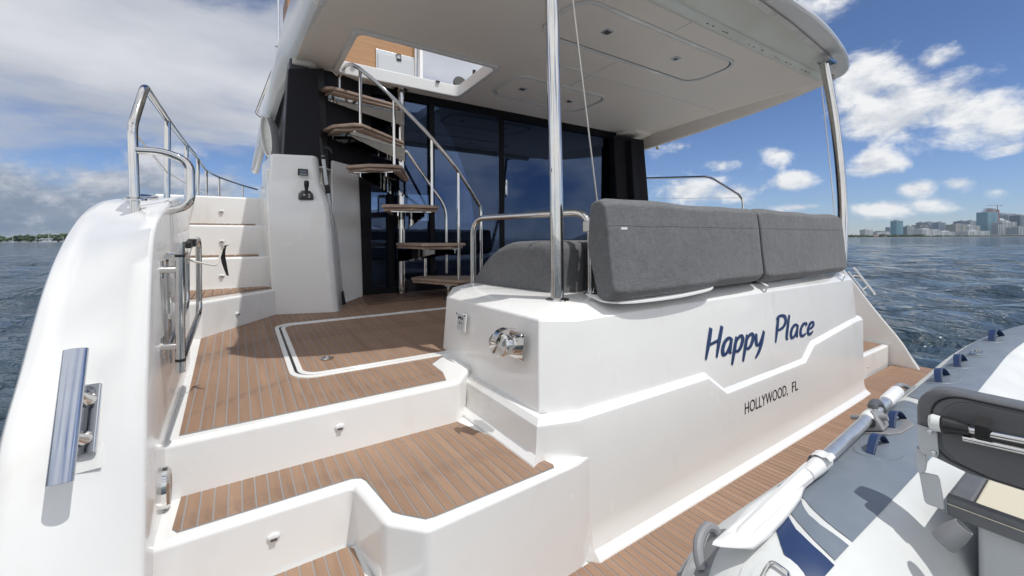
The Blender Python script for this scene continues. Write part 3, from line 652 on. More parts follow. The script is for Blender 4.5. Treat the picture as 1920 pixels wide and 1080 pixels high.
# --- steering console tower and the white bulkhead beside the door
TW = [[(.215, 3.275), (.575, 3.180), (.612, 3.205), (.695, 3.46), (.70, 3.9), (.20, 3.9)],
      [(.200, 3.275), (.560, 3.190), (.600, 3.215), (.690, 3.46), (.70, 3.9), (.18, 3.9)],
      [(.180, 3.262), (.535, 3.200), (.575, 3.225), (.66, 3.46), (.70, 3.9), (.17, 3.9)],
      [(.170, 3.262), (.515, 3.208), (.555, 3.235), (.62, 3.46), (.70, 3.9), (.16, 3.9)],
      [(.165, 3.30), (.500, 3.26), (.535, 3.285), (.58, 3.46), (.70, 3.9), (.16, 3.9)],
      [(.190, 3.36), (.490, 3.315), (.520, 3.335), (.56, 3.48), (.70, 3.9), (.17, 3.9)],
      [(.205, 3.42), (.470, 3.34), (.50, 3.36), (.54, 3.50), (.70, 3.9), (.17, 3.9)]]
TZ = [.95, 1.15, 1.55, 1.76, 1.86, 1.92, 2.125]
CT = build('console_tower', MB().loft([[(x, y, (zfloor(y) - .01 if i == 0 else z)) for x, y in p] for i, (p, z) in enumerate(zip(TW, TZ))], True, True), GEL, YT, bevel=.022, seg=4)
tw_y = lambda z: 3.21
cp = at(568, 323, y=3.30); dsp = build('display', MB().box(cp, (.066, .012, .048)), BLACK, CT, bevel=.004)
build('screen', MB().box(cp + Vector((0, -.0065, .004)), (.044, .002, .020)), mat('lcd_screen', (.10, .13, .18), .15), dsp)
build('button_row', MB().box(cp + Vector((-.016, -.0065, -.015)), (.010, .002, .006)).box(cp + Vector((-.004, -.0065, -.015)), (.010, .002, .006)).box(cp + Vector((.008, -.0065, -.015)), (.010, .002, .006)).box(cp + Vector((.020, -.0065, -.015)), (.010, .002, .006)), GPAINT, dsp)
jp = at(574, 366, y=3.24)
js = build('joystick_base', MB().loft([[jp + Vector((x * k, -h, z * k)) for x, z in ((-.05, -.03), (-.038, -.036), (.038, -.036), (.05, -.03), (.044, .012), (.024, .034), (-.024, .034), (-.044, .012))] for h, k in ((-.05, 1.05), (.0, 1), (.022, .86), (.028, .6))], True, True), mat('dark_grey_plastic', (.05, .05, .052), .4), CT, bevel=.004)
build('joystick', MB().lathe(jp + Vector((-.002, -.03, .015)), (-.02, -.25, 1), [(.014, 0), (.010, .012), (.012, .03), (.016, .05), (.0165, .075), (.012, .084), (0, .086)], 18), BLACK, js)
build('button', MB().box(jp + Vector((-.016, -.028, 0)), (.012, .004, .010)).box(jp + Vector((.016, -.028, .002)), (.012, .004, .010)).box(jp + Vector((.016, -.028, -.014)), (.012, .004, .008)), GPAINT, js)
build('bulkhead', MB().loft([[(.62, 3.48, z), (.86 + dx, 3.70, z), (.89 + dx, 3.79, z), (.60, 3.85, z)] for z, dx in ((.96, .045), (1.6, .03), (2.13, .012))], True, True), GEL, YT, bevel=.012)
# dark fabric panels above
def panel(pts, ys, name, th=.03, m_=None):
    f = [at(u, v, y=y) for (u, v), y in zip(pts, ys)]
    return build(name, MB().loft([f, [p + Vector((.0, th, 0)) for p in f]], True, True), m_ or DARKP, YT, bevel=.006)
panel([(541, 128), (594, 128), (607, 312), (531, 305)], [3.46, 3.46, 3.40, 3.40], 'side_panel', .06)
panel([(592, 128), (607, 128), (617, 316), (605, 314)], [3.54, 3.56, 3.50, 3.49], 'panel_gap', .04, BLACK)
panel([(603, 130), (680, 145), (674, 320), (612, 318)], [3.56, 3.74, 3.72, 3.50], 'side_panel', .05)
build('panel_trim', MB().tube([at(527, 306, y=3.40), at(607, 314, y=3.38), at(616, 318, y=3.47), at(668, 322, y=3.68)], .006, 6), GELD, YT)
# saloon side: grey-lit flank running forward
build('saloon_side', MB().loft([[(.345 + dx, y, 2.02), (.36 + dx, y, zceil(3.7) + .02), (.50 + dx, y, zceil(3.7) + .02), (.50 + dx, y, 2.02)] for y, dx in ((3.56, -.02), (5.0, -.01), (6.2, .0), (9, .08))], True, True), mat('graphite_flank', (.055, .06, .07), .35), YT, bevel=.01)
build('saloon_base', MB().loft([[(.19 + dx, y, 1.6), (.17 + dx, y, 2.02), (.50 + dx, y, 2.04), (.50 + dx, y, 1.6)] for y, dx in ((3.45, 0), (5.0, .03), (6.2, .06), (9, .14))], True, True), GEL, YT, bevel=.02)
# starboard door pillar
PR = [at(1150, 254, y=3.68), at(1207, 262, y=3.50), at(1220, 420, y=3.46), at(1160, 420, y=3.66)]
build('side_panel', MB().loft([PR, [p + Vector((.05, .25, 0)) for p in PR]], True, True), DARKP, YT, bevel=.008)
PR = [at(1183, 262, y=3.52), at(1192, 263, y=3.50), at(1204, 420, y=3.45), at(1192, 420, y=3.47)]
build('panel_rib', MB().loft([PR, [p + Vector((.0, .08, 0)) for p in PR]], True, True), DARKP, YT, bevel=.004)
build('side_wall', MB().loft([[(4.15, y, 1.2), (4.62, y, 1.2), (4.55, y, 2.10), (4.15, y, 2.10)] for y in (3.62, 9.0)], True, True), GEL, YT, bevel=.02)
for ya, yb in ((3.75, 4.85), (6.05, 6.55), (7.65, 9.0)):
    build('side_pillar', MB().loft([[(4.40, y, 2.06), (4.60, y, 2.06), (4.50, y, 2.84), (4.36, y, 2.84)] for y in (ya, yb)], True, True), DARKP, YT, bevel=.01)
build('side_header', MB().box((4.40, 6.4, 2.70), (.10, 5.2, .26)), DARKIN, YT, smooth=False)

# --- saloon: interior shell, furniture and the sliding door
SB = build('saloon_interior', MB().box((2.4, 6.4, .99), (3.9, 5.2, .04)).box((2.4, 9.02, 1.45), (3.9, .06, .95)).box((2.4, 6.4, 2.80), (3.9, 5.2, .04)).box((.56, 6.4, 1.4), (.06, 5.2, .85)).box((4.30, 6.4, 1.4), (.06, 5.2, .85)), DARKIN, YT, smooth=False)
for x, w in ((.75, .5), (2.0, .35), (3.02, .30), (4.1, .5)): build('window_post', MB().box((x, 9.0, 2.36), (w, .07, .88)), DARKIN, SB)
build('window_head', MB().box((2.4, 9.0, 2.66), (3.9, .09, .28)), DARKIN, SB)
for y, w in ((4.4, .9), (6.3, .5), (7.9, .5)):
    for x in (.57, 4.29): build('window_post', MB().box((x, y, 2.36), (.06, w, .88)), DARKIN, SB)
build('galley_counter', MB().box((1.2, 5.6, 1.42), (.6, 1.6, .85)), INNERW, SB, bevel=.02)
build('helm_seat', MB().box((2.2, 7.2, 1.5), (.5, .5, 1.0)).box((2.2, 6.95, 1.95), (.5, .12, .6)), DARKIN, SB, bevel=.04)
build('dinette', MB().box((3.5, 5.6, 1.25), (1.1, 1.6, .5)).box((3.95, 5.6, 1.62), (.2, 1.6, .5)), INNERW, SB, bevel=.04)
DR = build('sliding_door', MB()
           .box((2.53, 3.78, 2.845), (3.2, .09, .095)).box((2.53, 3.78, 1.04), (3.2, .10, .06))
           .box((.935, 3.77, 1.92), (.10, .10, 1.80)).box((4.06, 3.78, 1.92), (.08, .09, 1.80)), FRAME, YT, smooth=False)
for x, y, w in ((1.17, 3.765, .055), (1.56, 3.745, .05), (2.355, 3.765, .065), (1.26, 3.80, .03)):
    build('door_stile', MB().box((x, y, 1.935), (w, .04, 1.75)), FRAME, DR, bevel=.004)
for x0, x1, y in ((.98, 1.15, 3.79), (1.19, 1.54, 3.765), (1.58, 2.33, 3.755), (2.385, 4.02, 3.775)):
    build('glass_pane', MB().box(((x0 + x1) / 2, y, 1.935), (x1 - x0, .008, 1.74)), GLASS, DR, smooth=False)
for x0, x1, y in ((1.19, 1.54, 3.76), (1.58, 2.33, 3.75), (2.385, 4.02, 3.77)):
    build('bottom_rail', MB().box(((x0 + x1) / 2, y, 1.095), (x1 - x0, .03, .07)), FRAME, DR, bevel=.003)
hp = at(950, 350, y=3.735)
build('door_handle', MB().tube(fillet([hp + Vector((0, .03, .08)), hp + Vector((0, 0, .08)), hp + Vector((0, 0, -.10)), hp + Vector((0, .03, -.10))], .012), .007, 10).box(hp + Vector((.0, .022, 0)), (.022, .008, .14)), CHROME, DR)

# --- hardtop
def mirror(p, c=2.46): return [(2 * c - x, y) for x, y in p][::-1]
RE = [(2.46, 1.195), (2.885, 1.203), (3.40, 1.214), (3.88, 1.270), (4.21, 1.328), (4.46, 1.395), (4.60, 1.49), (4.635, 1.62)]
right_edge = [(x, y) for x, y, *_ in catmull([(x, y, 0) for x, y in RE], 5)]
left_edge = [(.33, 1.70), (.36, 1.56), (.46, 1.44), (.62, 1.36)] + [(x, y) for x, y in mirror(right_edge) if x > .7]
roof_out = left_edge + right_edge[1:] + [(4.60, 2.2), (4.58, 3.2), (4.62, 5.0), (4.5, 8.5), (.6, 8.5), (.40, 5.0), (.371, 3.68), (.40, 2.78), (.415, 2.2)]
OP = (.683, 1.755, 2.872, 3.562)
def holed(poly):
    x0, x1, y0, y1 = OP
    return [clip(poly, 0, x0, True), clip(poly, 0, x1, False), clip(clip(clip(poly, 0, x0, False), 0, x1, True), 1, y0, True), clip(clip(clip(poly, 0, x0, False), 0, x1, True), 1, y1, False)]
ceil_out = [(.43, 1.56), (4.53, 1.56), (4.515, 2.2), (4.50, 2.8), (4.545, 3.65), (4.6, 5.0), (4.5, 8.5), (.6, 8.5), (.42, 5.0), (.375, 3.68), (.405, 2.78)]
roof_top = [(x + (.10 if x < 1 else -.10 if x > 4 else 0) * (1 if y < 2.5 else .0), y + (.17 if y < 1.65 else 0)) for x, y in roof_out]
mb = MB()
for p in holed(roof_top): mb.prism(p, lambda y: zceil(y) + .044, lambda y: zceil(y) + .075)
RF = build('hardtop', mb, GEL, YT, smooth=False)
mb = MB()
for p in holed(ceil_out): mb.prism(p, zceil, lambda y: zceil(y) + .042)
build('ceiling', mb, CEIL, RF, smooth=False)
# rounded rim round the aft edge
rim = left_edge + right_edge[1:]
secs = []
for i, (x, y) in enumerate(rim):
    a = Vector(rim[max(0, i - 1)]); b = Vector(rim[min(len(rim) - 1, i + 1)]); t = (b - a).normalized(); n = Vector((t.y, -t.x))
    zb = 3.0 - .03 * max(0, abs(x - 2.46) - 1.5)
    secs.append([(x - n.x * d, y - n.y * d, zz) for d, zz in ((.22, 3.003), (.07, zb - .001), (.045, zb - .012), (.012, zb - .014), (.0, zb - .002), (.0, zb + .014), (.02, zb + .026), (.12, zb + .035), (.3, zb + .05))])
build('rim', MB().loft(secs), GEL, RF, angle=45)
# starboard skirt
sk_in = [(4.545, 3.75), (4.52, 3.2), (4.50, 2.8), (4.515, 2.2), (4.53, 1.75), (4.52, 1.60)]
sk_px = [(1203, 284), (1264, 264), (1328, 243), (1444, 202), (1520, 171), (1566, 150)]
low = [at(u, v, x=4.60) for u, v in sk_px]
secs = []
for (x, y), p in zip(sk_in, low):
    secs.append([(x - .05, y, zceil(y) - .002), (x, y, zceil(y) - .012), (p.x - .04, p.y, p.z + .004), (p.x, p.y, p.z), (p.x + .02, p.y, p.z + .06), (p.x + .02, p.y, zceil(y) + .14)])
secs = [[Vector(q) for q in s_] for s_ in secs]
rows = [catmull([s_[k] for s_ in secs], 5) for k in range(6)]
build('side_skirt', MB().loft([[r[i] for r in rows] for i in range(len(rows[0]))], False), CEIL, RF, angle=30)
# port flank of the flybridge: flares out and drops towards the bow
Lp = catmull([(.36, 1.58, 2.985), (.418, 2.0, 2.935), (.42, 2.65, 2.91), (.40, 2.8, 2.904), (.371, 3.68, 2.868), (.30, 3.95, 2.77), (.265, 4.15, 2.67), (.22, 5.2, 2.50), (.19, 6.3, 2.36)], 5)
Tp = catmull([(.50, 1.50, 3.10), (.42, 2.0, 3.18), (.375, 2.65, 3.24), (.36, 2.8, 3.24), (.305, 3.45, 3.15), (.285, 3.85, 3.09), (.27, 4.2, 3.02), (.25, 5.2, 2.88), (.21, 6.3, 2.62)], 5)
build('flybridge_flank', MB().loft([[p + Vector((.05, 0, .004)), p + Vector((.004, 0, -.002)), p, p + (q - p) * .12 + Vector((-.035, 0, 0)), p + (q - p) * .6 + Vector((-.03, 0, 0)), q, q + Vector((.15, 0, .03)), q + Vector((.4, 0, 0))] for p, q in zip(Lp, Tp)]), GEL, RF, angle=50)
# cove moulding where the dark panels meet the ceiling
cv = [at_ceil(u, v) for u, v in ((548, 112), (583, 117), (597, 128), (640, 137))]
build('cove_moulding', MB().loft([[p + Vector((0, -.02, .01)), p + Vector((0, .0, -.03)), p + Vector((0, .16, -.055)), p + Vector((0, .30, .01))] for p in cv], True, True), CEIL, RF, bevel=.01)
cv = [at_ceil(u, v) for u, v in ((1156, 249), (1180, 246), (1208, 253))]
build('cove_moulding', MB().loft([[p + Vector((0, -.12, .01)), p + Vector((0, -.10, -.03)), p + Vector((0, .10, -.055)), p + Vector((0, .22, .01))] for p in cv], True, True), CEIL, RF, bevel=.01)
# awning box across the aft edge
tb = MB().tube([(.62, 1.560, 2.918), (4.30, 1.562, 2.918)], .036, 14)
AB = build('awning_box', MB().loft([[(x, 1.592, 2.985), (x, 1.590, 2.92), (x, 1.530, 2.925), (x, ys, zs), (x, ys + .02, 3.02), (x, 1.60, 3.02)] for x, ys, zs in ((.64, 1.45, 2.985), (1.6, 1.37, 2.992), (2.46, 1.335, 2.994), (3.2, 1.365, 2.992), (4.05, 1.435, 2.985), (4.30, 1.47, 2.982))], True, True), AWN, RF, angle=25)
build('roller_tube', tb, AWN, AB)
st = MB()
strip_pts = [(.64, 1.45), (1.6, 1.37), (2.46, 1.335), (3.2, 1.365), (4.05, 1.435), (4.36, 1.475)]
st.loft([[(x, y - .035, 2.992), (x, y - .035, 2.986), (x, y + .002, 2.980), (x, y + .002, 2.99)] for x, y in strip_pts], True, True)
STR = build('track_strip', st, GELD, AB, smooth=False)
for x in [1.0 + .27 * k for k in range(13)]:
    y = next(a[1] + (b[1] - a[1]) * (x - a[0]) / (b[0] - a[0]) for a, b in zip(strip_pts, strip_pts[1:]) if a[0] <= x <= b[0])
    build('screw', MB().lathe((x, y - .017, 2.985), (0, -.1, -1), [(.006, 0), (.004, .004), (0, .005)], 8), STEELB, AB)
for k in range(34):
    x = 2.5 + random.random() * 1.75; L_ = .008 + random.random() * .03
    build('rust_streak', MB().box((x, 1.540 + random.uniform(-.004, .004), 2.8875 + random.uniform(-.001, .001)), (L_, .007, .0012)), RUST, AB, smooth=False) if k % 2 == 0 else None
# ceiling access panels and their lamps
def cpanel(x0, x1, y0, y1, r, name):
    p = build(name, MB().prism(rrect(x0, x1, y0, y1, r), lambda y: zceil(y) - .006, lambda y: zceil(y) + .01), CEIL, RF, bevel=.003, seg=2)
    build('rim', ring_poly(MB(), rrect(x0 - .035, x1 + .035, y0 - .035, y1 + .035, r + .03), rrect(x0 - .008, x1 + .008, y0 - .008, y1 + .008, r), lambda y: zceil(y) - .012, lambda y: zceil(y) + .01), GEL, p, bevel=.004, seg=2)
    build('dark_gap', ring_poly(MB(), rrect(x0 - .010, x1 + .010, y0 - .010, y1 + .010, r), rrect(x0 - .001, x1 + .001, y0 - .001, y1 + .001, r), lambda y: zceil(y) - .0025, lambda y: zceil(y) + .01), BLACK, p, smooth=False)  # black ring put in for the shade of the groove round the panel
    return p
CP1 = cpanel(1.735, 3.45, 1.845, 2.255, .13, 'ceiling_panel'); CP2 = cpanel(2.01, 3.06, 2.93, 3.36, .10, 'ceiling_panel')
for (u, v), par in (((1139, 60), CP1), ((1267, 110), CP1), ((980, 167), CP2), ((1068, 190), CP2)):
    p = at_ceil(u, v, -.008)
    dl = build('downlight', MB().box(p, (.062, .062, .008)), STEELB, par, bevel=.003, seg=2)
    build('lens', MB().box(p + Vector((0, 0, -.0045)), (.034, .034, .003)), SLOT, par)
sx = [at_ceil(u, v) for u, v in ((1318, 27), (1073, 159))]
for x0, x1, y0, y1 in ((2.546, 2.554, 1.60, 1.80), (2.546, 2.554, 2.31, 2.88), (1.9, 4.5, 2.588, 2.596)):
    build('ceiling_seam', MB().prism([(x0, y0), (x1, y0), (x1, y1), (x0, y1)], lambda y: zceil(y) - .0035, lambda y: zceil(y) + .003), GEL, RF, smooth=False)
# stair opening: moulded coaming, with the flybridge furniture above it
x0, x1, y0, y1 = OP
build('hatch_coaming', ring_poly(MB(), rrect(x0 - .035, x1 + .035, y0 - .03, y1 + .035, .06), rrect(x0 + .005, x1 - .005, y0 + .005, y1 - .005, .05), lambda y: zceil(y) - .026, lambda y: zceil(y) + .082), GEL, RF, bevel=.008)
for u, v in ((663, 122), (821, 153)):
    p = at(u, v, y=3.545); build('catch', MB().box(p, (.035, .012, .014)), BLACK, RF)
CB = build('flybridge_cabinet', MB().box((1.17, 5.25, 3.55), (1.42, .5, 1.3)), WOOD, YT, bevel=.008)
f0, f1 = at(707, 84, y=4.995), at(785, 142, y=4.995)
build('fridge_frame', MB().box(((f0.x + f1.x) / 2 + .01, 4.995, (f0.z + f1.z) / 2 - .1), (abs(f1.x - f0.x) + .05, .02, abs(f1.z - f0.z) + .1)), STEELB, CB, bevel=.004)
fd = build('fridge_door', MB().box(((f0.x + f1.x) / 2 + .0, 4.98, (f0.z + f1.z) / 2 - .12), (abs(f1.x - f0.x) - .01, .02, abs(f1.z - f0.z) + .04)), GPAINT, CB, bevel=.004)
fh = at(748, 108, y=4.965); build('latch', ring_poly(MB(), [(fh.x - .028, fh.z - .048), (fh.x + .028, fh.z - .048), (fh.x + .028, fh.z + .035), (fh.x - .028, fh.z + .035)], [(fh.x - .022, fh.z - .018), (fh.x + .022, fh.z - .018), (fh.x + .022, fh.z + .029), (fh.x - .022, fh.z + .029)], 0, .01), BLACK, CB)
o_ = CB.children[-1]; o_.rotation_euler = (math.radians(90), 0, 0); o_.location = Vector((fh.x, 4.972, fh.z)) - WLOC['catamaran_yacht'] * 0 - WLOC[CB.name]
build('cabinet_end', MB().box((1.905, 5.2, 3.55), (.04, .65, 1.32)), GEL, CB, bevel=.006)
build('flybridge_post', MB().tube([at(779, 200, y=4.4), at(780, 60, y=4.4)], .018, 12), CHROME, YT)
pl = at(889, 135, y=4.3)
build('palm_ornament', MB().tube([pl + Vector((0, 0, -.08)), pl + Vector((0, 0, .02))], .02, 8), BLACK, YT)
build('wheel_rim', MB().lathe(at(862, 158, y=4.6), (0, -1, .3), [(.0, 0), (.09, 0), (.09, .03), (0, .03)], 18), BLACK, YT)

# --- spiral staircase
cxs, cys = 1.24, 3.68
SC = build('spiral_staircase', MB().tube([(cxs, cys, zfloor(cys)), (cxs, cys, zceil(cys) + .02)], .034, 18).lathe((cxs, cys, zfloor(cys)), (0, 0, 1), [(.055, 0), (.055, .008), (.04, .014)], 20).lathe((cxs, cys, zceil(cys) + .0), (0, 0, -1), [(.075, 0), (.075, .010), (.04, .018)], 4), CHROME, YT)
def pol(a, r): return (cxs + r * math.cos(math.radians(a)), cys + r * math.sin(math.radians(a)))
TRD = [(308, 1.175, .74), (283, 1.475, .70), (258, 1.765, .70), (233, 2.06, .70), (208, 2.37, .70), (183, 2.69, .70)]
for i, (a, z, R) in enumerate(TRD):
    t_ = .045
    out = [pol(a - 60, .10), pol(a - 19, R * .95), pol(a - 15, R), pol(a, R * 1.03), pol(a + 15, R), pol(a + 19, R * .95), pol(a + 60, .10)]
    if i == 0: out = [pol(a - 30, .18), pol(a - 19, R * .95), pol(a - 15, R), pol(a, R * 1.03), pol(a + 15, R), pol(a + 19, R * .95), pol(a + 30, .18)]
    t = build('tread', MB().prism(out, z - .024, z), STAIRW, SC, bevel=.006)
    under = [pol(a - 55, .10), pol(a - 18, R * .93), pol(a, R * 1.01), pol(a + 18, R * .93), pol(a + 55, .10)]
    if i == 0: under = [pol(a - 28, .19), pol(a - 18, R * .93), pol(a, R * 1.01), pol(a + 18, R * .93), pol(a + 28, .19)]
    build('tread_core', MB().prism(under, z - .046, z - .026), STAIRW, SC, bevel=.004)
    br = MB(); dirv = Vector((math.cos(math.radians(a)), math.sin(math.radians(a)), 0)); sv = Vector((-dirv.y, dirv.x, 0)); c0 = Vector((cxs, cys, 0))
    if i > 0:
        for w in (-.055, .055):
            br.loft([[c0 + dirv * r + sv * (w * k - .004) + Vector((0, 0, z - .048)), c0 + dirv * r + sv * (w * k + .004) + Vector((0, 0, z - .048)), c0 + dirv * r + sv * (w * k + .004) + Vector((0, 0, z - .048 - dp)), c0 + dirv * r + sv * (w * k - .004) + Vector((0, 0, z - .048 - dp))] for r, k, dp in ((.03, 1, .12), (.12, 1, .11), (.40, 1.35, .07), (.64, 1.8, .035))], True, True)
        br.loft([[c0 + dirv * r + sv * w + Vector((0, 0, z - .047)) for w in (-k, k)] + [c0 + dirv * r + sv * w + Vector((0, 0, z - .053)) for w in (k, -k)] for r, k in ((.03, .06), (.64, .15))], True, True)
        br.lathe((cxs, cys, z - .16), (0, 0, 1), [(.042, 0), (.042, .13)], 18)
        build('bracket', br, CHROME, SC, smooth=False)
build('stair_post', MB().tube([(1.505, 3.25, zfloor(3.25)), (1.505, 3.25, 1.14)], .024, 14).lathe((1.505, 3.25, zfloor(3.25)), (0, 0, 1), [(.05, 0), (.05, .006), (.03, .012)], 18).box((1.55, 3.22, 1.128), (.30, .24, .008)), CHROME, SC)
build('stair_post', MB().tube([(1.38, 3.47, 1.18), (1.38, 3.47, 1.44)], .014, 10), CHROME, SC)
hr = [(.707, 3.63, 2.70), (.707, 3.63, 2.84), (.74, 3.50, 2.90), (.79, 3.27, 2.80), (1.0, 3.12, 2.57), (1.27, 3.04, 2.29), (1.50, 3.03, 2.04), (1.785, 3.20, 1.79)]
rail = catmull(hr[1:], 8); rail = [Vector(hr[0])] + rail + [Vector((1.79, 3.20, 1.74)), Vector((1.79, 3.20, 1.20))]
build('handrail', MB().tube(rail, .0155, 12), CHROME, SC)
for (x, y), zt, zb in (((.79, 3.275), 2.80, 2.355), ((1.0, 3.125), 2.565, 2.05), ((1.27, 3.045), 2.285, 1.755), ((1.49, 3.03), 2.045, 1.18)):
    build('baluster', MB().tube([(x, y, zt), (x, y, zb)], .0125, 12), CHROME, SC)
build('handrail', MB().tube([(1.27, 3.66, 2.30)] + fillet([(1.29, 3.65, 2.29), (1.62, 3.55, 1.80), (1.62, 3.55, 1.19)], .10), .0135, 12), CHROME, SC)

# --- stanchions holding up the hardtop
build('support_pole', MB().tube([(1.13, 1.362, 1.245), (1.128, 1.363, 1.7), (1.118, 1.37, 2.4), (1.10, 1.38, 3.02)], .0285, 20).lathe((1.13, 1.362, 1.244), (0, 0, 1), [(.052, 0), (.050, .007), (.031, .012)], 24), CHROME, YT)
pk = [(1545, 120, 3.35), (1558, 185, 3.30), (1569, 260, 3.24), (1577, 340, 3.18), (1580, 410, 3.12), (1578, 500, 3.06)]
build('support_pole', MB().tube(catmull([at(u, v, d=d) for u, v, d in pk], 5), .0325, 18).box(at(1548, 118, d=3.35) + Vector((.02, 0, .01)), (.13, .09, .02)), CHROME, YT)
# coaming hand hoop
h1, h2 = Vector((1.14, 2.13, 1.24)), Vector((1.336, 1.374, 1.25))
HP = build('hand_hoop', MB().tube(fillet([h1, h1 + Vector((0, 0, .385)), h2 + Vector((0, .0, .375)), h2], .10, 8), .0165, 14).lathe(h1, (0, 0, 1), [(.036, 0), (.034, .006), (.018, .01)], 18).lathe(h2, (0, 0, 1), [(.036, 0), (.034, .006), (.018, .01)], 18), CHROME, YT)
build('clamp', MB().box(h2 + Vector((0, 0, .31)), (.05, .05, .05)).tube([h2 + Vector((0, -.01, .30)), h2 + Vector((.05, -.02, .30))], .010, 10), CHROME, HP, bevel=.006)
build('backstay_wire', MB().tube([h2 + Vector((.05, -.02, .30)), h2 + Vector((.052, -.02, .36)), h2 + Vector((.028, -.015, .42)), Vector((1.19, 1.40, 3.0))], .0035, 6).tube([h2 + Vector((.05, -.02, .29)), h2 + Vector((.052, -.02, .345))], .007, 8), mat('stay_wire', (.6, .57, .52), .4, .6), YT)
build('backstay_wire', MB().tube([at(1540, 160, d=3.30), at(1552, 270, d=3.22), at(1565, 400, d=3.05)], .0035, 6), bpy.data.materials['stay_wire'], YT)

# --- port guard rail
GR = build('guard_rail', MB().tube([(-.262, 1.722, 1.56)] + fillet([(-.262, 1.72, 1.60), (-.268, 1.722, 1.86), (-.249, 1.80, 2.01), (-.25, 2.35, 2.035), (-.257, 3.27, 2.10)], .03, 5) + catmull([(-.257, 3.27, 2.10), (-.25, 4.07, 2.15), (-.245, 5.07, 2.20), (-.17, 6.02, 2.255), (.08, 7.7, 2.36), (.3, 8.4, 2.38)], 5)[1:], .0130, 18), CHROME, YT)
for x, y, zt in ((-.25, 2.35, 2.035), (-.257, 3.27, 2.10), (-.25, 4.07, 2.15), (-.245, 5.07, 2.20), (-.17, 6.02, 2.255), (.08, 7.7, 2.36)):
    build('stanchion', MB().tube([(x, y, zt), (x - .005, y, zt - .46)], .0115, 10), CHROME, GR)
build('hand_hoop', MB().tube(fillet([(-.262, 1.722, 1.786), (-.19, 1.725, 1.79), (-.125, 1.72, 1.76), (-.125, 1.71, 1.62), (-.185, 1.735, 1.60)], .06, 7), .0125, 18), CHROME, GR)
build('post_flange', MB().lathe((-.262, 1.722, 1.632), (0, -.15, 1), [(.030, 0), (.029, .006), (.014, .010)], 20), CHROME, GR)
build('lifeline', MB().tube([(-.262, 1.725, 1.84), (-.25, 2.35, 1.80), (-.257, 3.27, 1.86), (-.25, 4.07, 1.90), (-.245, 5.07, 1.97), (-.17, 6.02, 2.03), (.08, 7.7, 2.1)], .003, 6), GELD, GR)
SG = build('guard_rail', MB().tube(fillet([at(1210, 334, x=4.9), at(1330, 331, x=4.9), at(1393, 370, x=4.9), at(1393, 395, x=4.9)], .08, 6), .014, 10), CHROME, YT)
build('lifeline', MB().tube([at(1230, 372, x=4.9), at(1392, 371, x=4.9)], .003, 6), GELD, SG)

# --- folded boarding gate on the inner side of the port quarter
gx = -.135
GT = build('boarding_gate', MB().tube([(gx, 1.512, 1.498), (gx, 1.512, 1.130)], .0115, 18), CHROME, YT)
for z in (1.462, 1.165): build('collar', MB().lathe((gx, 1.512, z), (0, 0, 1), [(.0122, -.004), (.0126, 0), (.0122, .004)], 18), BLACK, GT)
for u, v, in ((312, 506), (312, 650)):
    p = at(u, v, y=1.52); build('hinge_arm', MB().tube([(-.20, 1.53, p.z), (gx + .002, 1.512, p.z)], .010, 12).box((-.178, 1.535, p.z), (.006, .03, .05)), CHROME, GT)
build('gate_leg', MB().loft([[(-.172, 1.56, 1.47), (-.166, 1.56, 1.47), (-.166, 1.58, 1.47), (-.172, 1.58, 1.47)], [(-.172, 1.64, 1.13), (-.166, 1.64, 1.13), (-.166, 1.66, 1.13), (-.172, 1.66, 1.13)]], True, True), CHROME, GT)
fr = fillet([(gx, 1.52, 1.485), (-.118, 1.93, 1.515), (-.118, 1.95, 1.235), (gx, 1.52, 1.155)], .05, 6)
build('gate_frame', MB().tube(fr, .0095, 12), CHROME, GT)
build('gate_frame', MB().tube(fillet([(gx - .03, 1.53, 1.46), (-.15, 1.90, 1.47), (-.15, 1.90, 1.27), (gx - .03, 1.54, 1.20)], .05, 6), .008, 12), CHROME, GT)
build('gate_clip', MB().box((-.125, 1.60, 1.492), (.022, .045, .020)).box((-.122, 1.72, 1.498), (.022, .05, .026)).box((-.124, 1.66, 1.502), (.010, .12, .008)), BLACK, GT, bevel=.006)
# --- outboard fittings seen past the port side of the saloon
build('grab_rail', MB().tube(fillet([at(536, 128, y=3.9), at(512, 129, d=3.9), at(480, 212, d=4.4), at(490, 219, d=4.4)], .05, 6), .013, 10).tube([at(499, 178, d=4.15), at(508, 186, d=4.15)], .006, 8), CHROME, YT)
oc = at(500, 256, d=3.72); e1_ = Vector((CYW, -SY, 0)); e2_ = Vector((-.10, 0, 1)).normalized()
def oval(k, h, sx_=.052, sz_=.19): return [oc + e1_ * math.cos(q) * sx_ * k + e2_ * math.sin(q) * sz_ * (1 - (1 - k) * .4) + Vector((-SY, -CYW, 0)) * h for q in [i * math.pi / 14 for i in range(28)]]
OV = build('side_port', MB().loft([oval(1, -.12), oval(1, 0), oval(.92, .012), oval(.78, .010), oval(.74, -.03)], True, False), GEL, YT)
build('port_glass', MB().loft([oval(.76, -.025), oval(.70, -.022), oval(.0, -.022)], True, False), GELD, OV)
build('antenna', MB().tube([at(522, 84, d=3.35), at(522.5, 52, d=3.35)], .012, 10).tube([at(522.5, 54, d=3.35), at(521, -120, d=3.35)], .009, 10).box(at(522, 84, d=3.35), (.045, .035, .035)), ALU, YT)
build('emblem', MB().tube([at(512, 283, x=.352), at(514, 262, x=.352), at(516, 246, x=.352)], .004, 6).tube([at(509, 283, x=.352), at(514, 276, x=.352)], .004, 6), BLACK, YT)
build('anchor_light', MB().lathe(at(1232, 276, x=4.6), (0, -.5, -1), [(.016, 0), (.016, .02), (.010, .03), (0, .032)], 14), mat('yellow_plastic', (.62, .42, .03), .4), YT)

